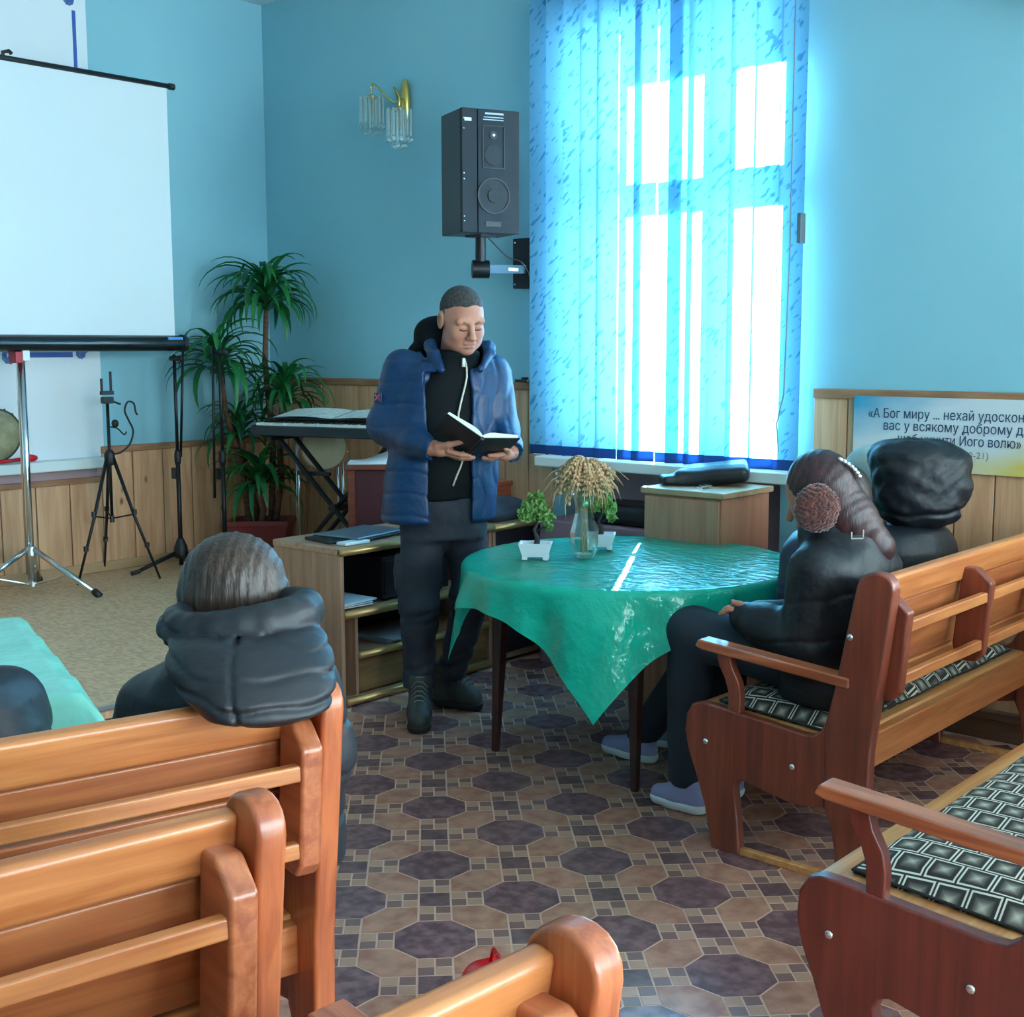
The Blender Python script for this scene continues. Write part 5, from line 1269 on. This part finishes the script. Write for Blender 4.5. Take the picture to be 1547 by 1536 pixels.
d.chain([(.040, -.112, 1.43), (.008, -.065, 1.49), (-.012, .0, 1.525), (.0, .085, 1.53), (.075, .135, 1.53), (.165, .13, 1.525), (.222, .06, 1.515), (.225, -.01, 1.49), (.192, -.085, 1.43)], [.014, .020, .022, .024, .024, .024, .022, .020, .014], .016)
def jq(X, Y, Z):
    a = np.exp(-(((Z+.10*X+.012*np.sin(20*X)) % .088-.044)/.007)**2)
    v = np.exp(-(((X+.012*np.sin(26*Z)) % .055-.0275)/.007)**2)*(X > .17)
    return .0028*a*(X < .18)+.0032*v
d.disp(jq).wrinkle(.0045, 33, 36).build('jacket', M_jac, man)
b = MB()
Rp = Matrix.Translation((-.220, -.035, 1.318)) @ rotm(math.radians(-48)).to_4x4()
b.box((-.022, -.004, -.018), (.022, .002, .018), Rp); b.build('sleeve_patch', mat('navy patch', srgb(34, 44, 84), .6), man)
b = MB()
for s_ in (-1, 1): b.box((-.020, -.0055, -.003), (.020, -.004, .003), Rp @ Matrix.Rotation(s_*.6, 4, 'Y'))
b.build('patch_cross', mat('pink patch thread', srgb(208, 110, 140), .6), man)
MB().box((.004, -.0062, -.012), (.018, -.005, .002), Rp).build('patch_mark', mat('red patch thread', srgb(196, 40, 60), .6), man)
# boots
M_boot = mat('dark hiking boot', srgb(40, 44, 44), .6, col2=srgb(58, 60, 56), nscale=20, bump=.3, bscale=60); M_sole = mat('black rubber sole', srgb(20, 22, 24), .7)
for (hx_, hy_), (tx2, ty2) in (((-.066, -.015), (-.055, -.285)), ((-.02, .165), (.185, .06))):
    h_, t_ = V3((hx_, hy_, 0)), V3((tx2, ty2, 0)); L_ = (t_-h_).length; f_ = (t_-h_)/L_; sd = V3((-f_.y, f_.x, 0))
    q = lambda a, s, z: tuple(h_+f_*a+sd*s+V3((0, 0, z)))
    lo = [min(hx_, tx2)-.09, min(hy_, ty2)-.09, 0]; hi = [max(hx_, tx2)+.09, max(hy_, ty2)+.09, .24]
    d = SDF(lo, hi, .005)
    d.chain([q(.045, 0, .055), q(.045, 0, .17)], [.045, .05], .02).chain([q(.05, 0, .055), q(.14, 0, .062), q(L_-.045, 0, .050)], [.045, .046, .042], .025).cone(q(.06, 0, .15), q(.16, 0, .07), .035, .036, .03)
    d.clip(lambda X, Y, Z: .022-Z).clip(lambda X, Y, Z: Z-.19)
    bo = d.build('boot', M_boot, man)
    d = SDF(lo, hi, .005); d.chain([q(.04, 0, .03), q(.14, 0, .03), q(L_-.048, 0, .03)], [.046, .044, .049], .02).clip(lambda X, Y, Z: Z-.034).clip(lambda X, Y, Z: .002-Z); d.build('sole', M_sole, bo)
    for k in range(6):
        a = .088+.018*k; z = .188-.0145*k
        MB().tube([q(a-.010, -.032, z-.026), q(a+.002, -.012, z+.001), q(a+.004, .012, z+.001), q(a-.010, .032, z-.026)], .0034, 6).build('lace', mat('grey lace', srgb(112, 116, 108), .7), bo, smooth=True)
# the book
S1, S2 = V3((.205, -.42, 1.180)), V3((.145, -.24, 1.105)); bl_, br_ = V3((-.137, .030, .092)), V3((.142, .070, -.006))
bk = thing('book', 'open thick black book held in the hands of the man', 'book', (-3.665, 3.686, 0), YAW)
bk.location = (-3.665, 3.686, 0)
def slab(p, u, v, n, t0, t1, inset=0):
    u1, v1 = u.normalized(), v.normalized(); a = p+u1*0+v1*inset; uu = u-u1*inset; vv = v-v1*2*inset
    P = [a, a+uu, a+uu+vv, a+vv]; return [q+n*t0 for q in P]+[q+n*t1 for q in P]
sv = S2-S1
for u, nm in ((bl_, 'left'), (br_, 'right')):
    n = u.cross(sv).normalized()
    if n.z < 0: n = -n
    fs = [(0, 1, 2, 3), (7, 6, 5, 4), (0, 4, 5, 1), (1, 5, 6, 2), (2, 6, 7, 3), (3, 7, 4, 0)]
    def fixed(vs):
        me_v = vs; c = sum(vs, V3())/8; out = []
        for f in fs:
            fc = sum((vs[i] for i in f), V3())/4; nn = (vs[f[1]]-vs[f[0]]).cross(vs[f[2]]-vs[f[0]])
            out.append(f if nn.dot(fc-c) > 0 else f[::-1])
        return out
    vs = slab(S1, u, sv, n, 0, .004); MB().add(vs, fixed(vs)).build('cover_board', mat('black leatherette', srgb(16, 26, 30), .5, bump=.1, bscale=140), bk, bevel=.0015)
    # page block: thick near the spine, thinning to the fore edge
    b = MB(); N = 8; ins = .006; u1, v1 = u.normalized(), sv.normalized(); W_ = u.length-ins; top = []
    for i in range(N+1):
        w_ = i/N; p = S1+v1*ins+u1*(W_*w_); e = p+v1*(sv.length-2*ins); th = .004+.026*math.sin(min(1, w_*2.2+.18)*PI/2)*(1-.55*w_)
        top += [p+n*.0042, p+n*th, e+n*th, e+n*.0042]
    f2 = []
    for i in range(N):
        for k in range(3): f2.append((4*i+k, 4*i+k+1, 4*i+5+k, 4*i+4+k))
        f2.append((4*i+3, 4*i, 4*i+4, 4*i+7))
    f2 += [(0, 3, 2, 1), (4*N, 4*N+1, 4*N+2, 4*N+3)]
    if nm == 'right': f2 = [f[::-1] for f in f2]
    b.add(top, f2).build('page_block', mat('book pages', srgb(226, 226, 212), .8), bk)
MB().tube([S1, S2], .008, 8).build('spine', MATS['black leatherette'], bk)

# ---- woman with earmuffs at the pew end
wo = person('woman in a black coat with fluffy brown earmuffs, seated at the pew end', (-1.9, 3.42, 0))
WY = math.radians(-131.3); WR_ = rotm(WY, math.radians(26)); WC = V3((.085, .03, 1.075))
wp = lambda x, y, z: tuple(WC+WR_ @ V3((x, y, z)))
d = SDF((-.36, -.28, .40), (.46, .46, 1.24), .0055)
d.ell(wp(0, .01, .03), (.074, .092, .084), WR_).ell(wp(0, -.03, -.03), (.06, .062, .09), WR_, .03).ell(wp(0, -.07, -.095), (.024, .02, .02), WR_, .02).cone(wp(0, -.09, .005), wp(0, -.115, -.035), .008, .012, .008)
for s_ in (-1, 1): d.ell(wp(s_*.03, -.1, -.002), (.018, .012, .011), WR_, .008, 'sub')
d.ell(wp(0, -.09, -.07), (.022, .012, .012), WR_, .008)
d.cone(wp(0, .03, -.07), (.15, .02, .93), .05, .055, .02).loft([(.45, .17, .02, .15, .1), (.85, .17, .02, .17, .1), (.94, .15, .02, .08, .07)], math.radians(48.7), .02)
d.chain([(.05, -.11, .87), (.03, -.09, .64), (-.10, .035, .685)], [.045, .040, .026], .02).chain([(.29, .17, .87), (.22, .2, .64), (-.08, .10, .68)], [.045, .04, .026], .02)
d.ell((-.128, .06, .70), (.034, .03, .022), rotm(0, 0, -.2), .012)
for k in range(4):
    dy = -.022+.014*k; d.chain([(-.145, .06+dy, .712-.003*k), (-.172, .066+dy, .722-.004*k), (-.188, .074+dy, .706-.004*k)], [.0095, .009, .0075], .005)
d.chain([(-.12, .035, .712), (-.135, .035, .735), (-.158, .045, .742)], [.012, .010, .008], .006)
d.build('body', M_skin, wo)
M_wh = mat('dark reddish hair', srgb(30, 20, 24), .42, col2=srgb(72, 36, 38), nscale=9, stretch=(14, 14, 1.2), bump=.4, bscale=90, bstretch=(3, 3, .3))
d = SDF((-.1, -.2, .84), (.42, .25, 1.24), .0055)
d.ell(wp(0, .025, .035), (.086, .098, .094), WR_, .02).chain([wp(0, .05, .0), (.175, -.005, 1.0), (.255, -.01, .92)], [.078, .078, .060], .04)
d.ell(wp(0, -.1, -.05), (.064, .06, .10), WR_, .02, 'sub')
d.disp(lambda X, Y, Z: .0009*np.sin(300*(X*.5-Y*.6+.35*Z+.1*np.sin(9*Z)))).build('hair', M_wh, wo)
d = SDF((-.1, -.2, .94), (.14, .02, 1.14), .004); d.ell((.064, -.072, 1.045), (.068, .036, .074), None, .01)
d.disp(lambda X, Y, Z: .005*np.sin(230*X+40*np.sin(60*Z))*np.sin(210*Z+30*np.sin(70*X))).build('earmuff', mat('fluffy brown fur', srgb(100, 48, 38), .95, col2=srgb(62, 30, 28), nscale=60, sheen=.6, bump=.8, bscale=160), wo)
pts = [V3((.064, -.045, 1.10)), V3((.06, -.02, 1.155)), V3((.075, .03, 1.188)), V3((.10, .09, 1.165)), V3((.12, .12, 1.10))]
MB().tube(pts, .011, 8).build('headband', M_dark, wo, smooth=True)
for k in range(7):
    MB().ball(V3((.108, .012, 1.098))+V3((.25+.09*k, -.50, .80-.075*k)).normalized()*.107, .0085, 8, 5).build('clip_bead', mat('silver bead', (.7, .7, .72), .25, 1), wo, smooth=True)
d = SDF((-.30, -.32, .40), (.52, .46, 1.06), .0058)
d.loft([(.45, .165, .02, .205, .165), (.60, .17, .02, .208, .160), (.75, .18, .02, .212, .152), (.86, .185, .02, .205, .138), (.93, .17, .02, .15, .115), (.975, .15, .02, .105, .095)], math.radians(48.7), .03)
d.chain([(.06, -.115, .868), (.035, -.105, .64)], [.082, .080], .05).chain([(.035, -.105, .64), (-.07, .01, .675), (-.118, .045, .694)], [.078, .066, .050], .025)
d.chain([(.29, .165, .868), (.22, .20, .64)], [.080, .074], .05).chain([(.22, .20, .64), (-.06, .11, .68)], [.074, .054], .025)
d.cone((.13, .02, .965), (.19, .0, .975), .095, .08, .03).ell((.12, .04, 1.0), (.07, .07, .06), None, .02, 'sub')
d.wrinkle(.006, 44, 44).disp(quilt([.78, .66], .006, .003, .15)); d.build('coat', M_coat, wo)
MB().box((-.019, -.0035, -.012), (.019, .0035, -.008), Matrix.Translation((.172, -.118, .972))).box((-.019, -.0035, -.012), (-.015, .0035, .010), Matrix.Translation((.172, -.118, .972))).box((.015, -.0035, -.012), (.019, .0035, .016), Matrix.Translation((.172, -.118, .972))).build('buckle', M_chrome, wo)
M_jean = mat('dark blue trousers', srgb(28, 40, 52), .8, bump=.2, bscale=80)
d = SDF((-.40, -.2, .06), (.36, .56, .74), .007)
d.chain([(.14, -.05, .545), (-.255, .245, .605)], [.098, .082], .03).chain([(-.255, .245, .605), (-.262, .262, .13)], [.080, .062], .03)
d.chain([(.22, .13, .545), (-.13, .40, .59)], [.098, .082], .03).chain([(-.13, .40, .59), (-.10, .40, .13)], [.080, .062], .03).wrinkle(.004, 51, 28).clip(lambda X, Y, Z: .085-Z)
d.build('trousers', M_jean, wo)
M_shoe = mat('lavender trainer', srgb(150, 148, 190), .7, bump=.4, bscale=160); M_shs = mat('white shoe sole', srgb(216, 220, 222), .5)
def shoe(par, heel, toe):
    h_, t_ = V3((*heel, 0)), V3((*toe, 0)); L_ = (t_-h_).length; f_ = (t_-h_)/L_; q = lambda a, z: tuple(h_+f_*a+V3((0, 0, z)))
    lo = [min(heel[0], toe[0])-.07, min(heel[1], toe[1])-.07, 0]; hi = [max(heel[0], toe[0])+.07, max(heel[1], toe[1])+.07, .16]
    d = SDF(lo, hi, .005); d.chain([q(.035, .05), q(.11, .05), q(L_-.03, .038)], [.036, .038, .030], .02).cone(q(.045, .09), q(.08, .075), .036, .034, .02).clip(lambda X, Y, Z: .022-Z).clip(lambda X, Y, Z: Z-.115)
    s_ = d.build('shoe', M_shoe, par)
    d = SDF(lo, hi, .005); d.chain([q(.036, .03), q(.12, .03), q(L_-.034, .03)], [.040, .039, .036], .02).clip(lambda X, Y, Z: Z-.034).clip(lambda X, Y, Z: .002-Z); d.build('sole', M_shs, s_)
shoe(wo, (-.205, .205), (-.365, .345)); shoe(wo, (-.06, .36), (-.20, .50))

# ---- seated neighbours, seen only in part
def seated(label, loc, cx, coat, z_sh, lean, head_c, head_parts, fwd, sh=.20, seed=1, foot=.40, shoes=None, rz=YAW, hipz=.545, leg=None):
    p = person(label, loc, rz); f = V3((fwd[0], fwd[1], 0)).normalized(); s_ = V3((f.y, -f.x, 0)); ang = math.atan2(s_.y, s_.x)
    hip = V3((cx, 0, hipz)); top = hip+f*lean; top.z = z_sh; hc = V3(head_c)
    kn = [hip+s_*(k*.10)+f*.44+V3((0, 0, .04)) for k in (-1, 1)]; an = [V3((*(kn[i]+f*(foot-.40)).xy, .10)) for i in (0, 1)]
    lo = [min(hip.x, kn[0].x, kn[1].x, hc.x, an[0].x, an[1].x)-.30, min(hip.y, kn[0].y, kn[1].y, hc.y, an[0].y, an[1].y)-.30]; hi = [max(hip.x, kn[0].x, kn[1].x, hc.x, an[0].x, an[1].x)+.30, max(hip.y, kn[0].y, kn[1].y, hc.y, an[0].y, an[1].y)+.30]
    R = rotm(math.atan2(f.x, -f.y), .25); hq = lambda x, y, z: tuple(hc+R @ V3((x, y, z)))
    wr = [top+s_*(k*.10)+f*.26+V3((0, 0, -.22)) for k in (-1, 1)]
    # skin: head, neck, hidden trunk, arms and hands
    d = SDF((*lo, .42), (*hi, hc.z+.16), .007)
    d.ell(hq(0, .01, .03), (.074, .094, .086), R).ell(hq(0, -.028, -.03), (.06, .062, .088), R, .03).cone(hq(0, -.09, .0), hq(0, -.112, -.036), .008, .012, .008).ell(hq(0, -.068, -.095), (.024, .02, .02), R, .02)
    for k in (-1, 1): d.ell(hq(k*.03, -.102, -.002), (.018, .012, .011), R, .008, 'sub').ell(hq(k*.078, .012, -.005), (.009, .02, .03), R, .006)
    d.cone(hq(0, .03, -.07), tuple(top+V3((0, 0, .03))), .05, .055, .02).cone(tuple(top), tuple(hip), .09, .10, .02)
    for i, k in enumerate((-1, 1)):
        shp = top+s_*(k*(sh-.05))+V3((0, 0, -.03)); el = shp+s_*(k*.03)+f*.02+V3((0, 0, -.25)); w_ = wr[i]
        d.chain([tuple(shp), tuple(el), tuple(w_)], [.045, .04, .028], .02).ell(tuple(w_+f*.05), (.038, .038, .022), None, .012)
        for j in range(4):
            b0 = w_+f*.075+s_*(k*(-.024+.016*j)); d.chain([tuple(b0), tuple(b0+f*.035+V3((0, 0, -.006))), tuple(b0+f*.05+V3((0, 0, -.026)))], [.0095, .009, .008], .005)
        d.chain([tuple(w_+f*.03-s_*(k*.03)), tuple(w_+f*.07-s_*(k*.05))], [.011, .009], .006)
    d.build('body', M_skin, p)
    d = SDF((*lo, .40), (*hi, z_sh+.16), .0065); a0 = sh*1.02
    rows = []
    for i in range(7):
        t_ = i/6; c = hip.lerp(top, t_); w_ = [1.0, 1.0, 1.0, 1.02, 1.04, .96, .62][i]; rows.append((.455+t_*(z_sh+.045-.455), c.x, c.y, a0*w_, .158*[1.04, 1.0, .98, .96, .92, .84, .66][i]))
    d.loft(rows, ang, .03)
    for i, k in enumerate((-1, 1)):
        shp = top+s_*(k*(sh-.045))+V3((0, 0, -.045)); el = shp+s_*(k*.035)+f*.02+V3((0, 0, -.24))
        d.chain([tuple(shp), tuple(el)], [.085, .078], .05).chain([tuple(el), tuple(wr[i])], [.076, .052], .025)
    d.wrinkle(.006, seed, 30).disp(quilt([z_sh-.12, z_sh-.24], .006, .004, .05, seed)).build('coat', coat, p)
    d = SDF((*lo, .05), (*hi, .72), .009)
    for i in (0, 1): d.chain([tuple(hip+s_*((-1, 1)[i]*.09)), tuple(kn[i])], [.095, .078], .03).chain([tuple(kn[i]), tuple(an[i])], [.076, .058], .03)
    d.clip(lambda X, Y, Z: .085-Z).build('trousers', M_jean, p)
    for i in (0, 1):
        h_ = an[i].xy-f.xy*.06; t2 = an[i].xy+f.xy*.18
        shoe(p, tuple(h_), tuple(t2))
    head_parts(p, hc, R, hq, top)
    return p
FW = (-.7505, .661)
M_dhair = mat('dark brown hair', srgb(46, 38, 38), .5, col2=srgb(70, 56, 52), nscale=10, stretch=(12, 12, 1), bump=.3, bscale=90)
def simple_hair(m):
    def fn(p, hc, R, hq, top):
        lo = hc-V3((.16, .16, .18)); hi = hc+V3((.16, .16, .18)); d = SDF(lo, hi, .006)
        d.ell(hq(0, .018, .034), (.083, .098, .094), R, .02).ell(hq(0, .05, -.04), (.072, .055, .085), R, .03).ell(hq(0, -.10, -.05), (.064, .06, .10), R, .02, 'sub').build('hair', m, p)
    return fn
seated('person in a navy coat bending forward behind the woman with earmuffs', (-1.86, 3.88, 0), -.03, mat('navy coat nylon', srgb(24, 34, 58), .5, bump=.12, bscale=50), .865, .13, (-.07, .14, 1.0), simple_hair(M_dhair), FW, .165, 61, .75)
def pale_hat(p, hc, R, hq, top):
    d = SDF(hc-V3((.16, .16, .12)), hc+V3((.16, .16, .2)), .006)
    d.ell(hq(0, .012, .036), (.092, .108, .098), R, .02).ell(hq(0, .012, .01), (.096, .112, .05), R, .02).ell(hq(0, -.09, -.075), (.08, .08, .085), R, .02, 'sub').wrinkle(.003, 7, 60).build('knit_hat', mat('pale grey knit', srgb(168, 184, 180), .9, bump=.6, bscale=150), p)
seated('person in a pale grey knit hat, half hidden by the black hood', (-1.93, 4.52, 0), -.09, mat('grey blue coat nylon', srgb(60, 74, 84), .5, bump=.12, bscale=50), .84, .10, (-.205, .085, 1.02), pale_hat, FW, .165, 63)
def big_hood(p, hc, R, hq, top):
    d = SDF(hc-V3((.26, .26, .24)), hc+V3((.26, .26, .22)), .0058)
    c = hc
    d.loft([(c.z-.16, c.x+.0, c.y-.01, .115, .12), (c.z-.10, c.x+.0, c.y-.01, .145, .145), (c.z-.02, c.x+.005, c.y, .168, .158), (c.z+.08, c.x+.0, c.y, .166, .150), (c.z+.135, c.x-.02, c.y, .135, .125)], 0, .02, p=2.6, cap=.05)
    d.ell(tuple(c+V3((FW[0], FW[1], 0))*.13+V3((0, 0, -.02))), (.09, .09, .11), None, .02, 'sub')
    d.disp(quilt([c.z-.105], .010, .012)).wrinkle(.007, 71, 60).wrinkle(.004, 72, 110).build('hood', M_coat, p)
seated('person with a big black padded hood up, seated below the banner', (-1.80, 4.22, 0), -.035, M_coat, .865, .04, (-.045, .03, 1.065), big_hood, FW, .185, 65)
# person cut off by the left edge
seated('person in a dark padded coat cut off by the left edge', (-2.75, 1.15, 0), .105, M_grcoat, .765, .03, (.03, .05, .95), simple_hair(M_dhair), (-.89, .45), .205, 67)

# ---- person in the puffy coat, seen from behind at the left
g = person('brown-haired person in a puffy charcoal coat with its hood folded down', (-2.005, 1.592, 0))
GF = V3((-.56, .83, 0)); hc = V3((-.108, .03, 1.035)); R = rotm(math.atan2(GF.x, -GF.y), .12); hq = lambda x, y, z: tuple(hc+R @ V3((x, y, z)))
d = SDF((-.50, -.34, .42), (.22, .42, 1.20), .0065)
d.ell(hq(0, .01, .03), (.074, .092, .084), R).ell(hq(0, -.028, -.03), (.06, .062, .088), R, .03).ell(hq(0, -.068, -.095), (.024, .02, .02), R, .02).cone(hq(0, -.09, .0), hq(0, -.112, -.036), .008, .012, .008)
d.cone(hq(0, .03, -.07), (-.10, .0, .90), .05, .055, .02).cone((-.10, 0, .88), (-.10, .03, .52), .09, .1, .02)
d.chain([(-.27, .03, .80), (-.32, .08, .62), (-.28, .30, .60)], [.045, .04, .028], .02).chain([(.04, .0, .82), (.06, .03, .62), (-.04, .30, .60)], [.045, .04, .028], .02)
for cx in (-.28, -.05):
    d.ell((cx, .335, .60), (.034, .036, .02), None, .012)
    for j in range(4): d.chain([(cx-.024+.016*j, .355, .60), (cx-.024+.016*j, .39, .594), (cx-.024+.016*j, .40, .575)], [.0095, .009, .008], .005)
    d.chain([(cx+.03, .33, .60), (cx+.045, .365, .602)], [.011, .009], .006)
d.build('body', M_skin, g)
M_gh = mat('brown straight hair', srgb(50, 38, 34), .42, col2=srgb(78, 60, 50), nscale=7, stretch=(22, 22, .8), bump=.5, bscale=40, bstretch=(5, 5, .25))
d = SDF((-.28, -.18, .86), (.08, .22, 1.20), .0052)
d.ell((-.108, .022, 1.052), (.104, .106, .100), None, .02).loft([(.90, -.108, .0, .094, .075), (.96, -.108, .005, .101, .082), (1.05, -.108, .015, .104, .09)], 0, .03)
d.ell(hq(0, -.125, -.06), (.064, .06, .10), R, .02, 'sub')
d.disp(lambda X, Y, Z: .0009*np.sin(240*X+5*np.sin(14*Z))+.0012*np.sin(420*X+9*Z)).build('hair', M_gh, g)
d = SDF((-.52, -.36, .42), (.24, .36, 1.04), .006)
d.loft([(.455, -.10, .04, .20, .16), (.62, -.10, .03, .205, .155), (.76, -.10, .01, .205, .145), (.84, -.105, .0, .185, .13), (.90, -.105, .0, .14, .115)], math.radians(12), .03)
d.chain([(-.275, .02, .790), (-.335, .10, .64)], [.078, .078], .05).chain([(-.335, .10, .64), (-.28, .27, .61)], [.076, .055], .03)
d.chain([(.020, .0, .840), (.050, .02, .70)], [.080, .070], .05).chain([(.050, .02, .70), (-.04, .27, .61)], [.074, .055], .03)
d.wrinkle(.005, 81, 30).disp(quilt([.76, .66, .56], .007, .007, .05)).build('coat', M_grcoat, g)
d = SDF((-.34, -.54, .70), (.16, .20, 1.08), .005)
d.loft([(.858, .025, -.300, .065, .055), (.880, .015, -.295, .115, .090), (.91, -.005, -.265, .140, .118), (.95, -.030, -.21, .150, .140), (1.0, -.05, -.135, .142, .138)], math.radians(30), .02, p=2.3, cap=.03)
ringp = [(-.070+.124*math.cos(a), -.085+.105*math.sin(a), 1.002+.014*math.cos(a)) for a in [i*2*PI/18 for i in range(19)]]
d.chain(ringp, [.034]*19, .015)
d.ell((-.105, .0, 1.03), (.094, .09, .09), None, .01, 'sub')
seam = lambda X, Y, Z: .007*np.exp(-((X+.03+.25*(Z-.93))/.005)**2)*(Z < 1.0)
d.disp(quilt([.985, .945, .905], .005, .006, -.10)).disp(seam).wrinkle(.0035, 84, 40); d.build('hood', M_grcoat, g)
d = SDF((-.45, -.2, .05), (.25, .75, .72), .009)
for k in (-1, 1):
    h0 = V3((-.10+k*.09, .05, .545)); k0 = h0+GF*.42+V3((0, 0, .03)); d.chain([tuple(h0), tuple(k0)], [.095, .078], .03).chain([tuple(k0), (k0.x, k0.y, .1)], [.076, .058], .03)
d.clip(lambda X, Y, Z: .085-Z).build('trousers', M_jean, g)
for k in (-1, 1):
    k0 = V3((-.10+k*.09, .05, 0))+GF*.42; shoe(g, tuple((k0-GF*.06).xy), tuple((k0+GF*.18).xy))
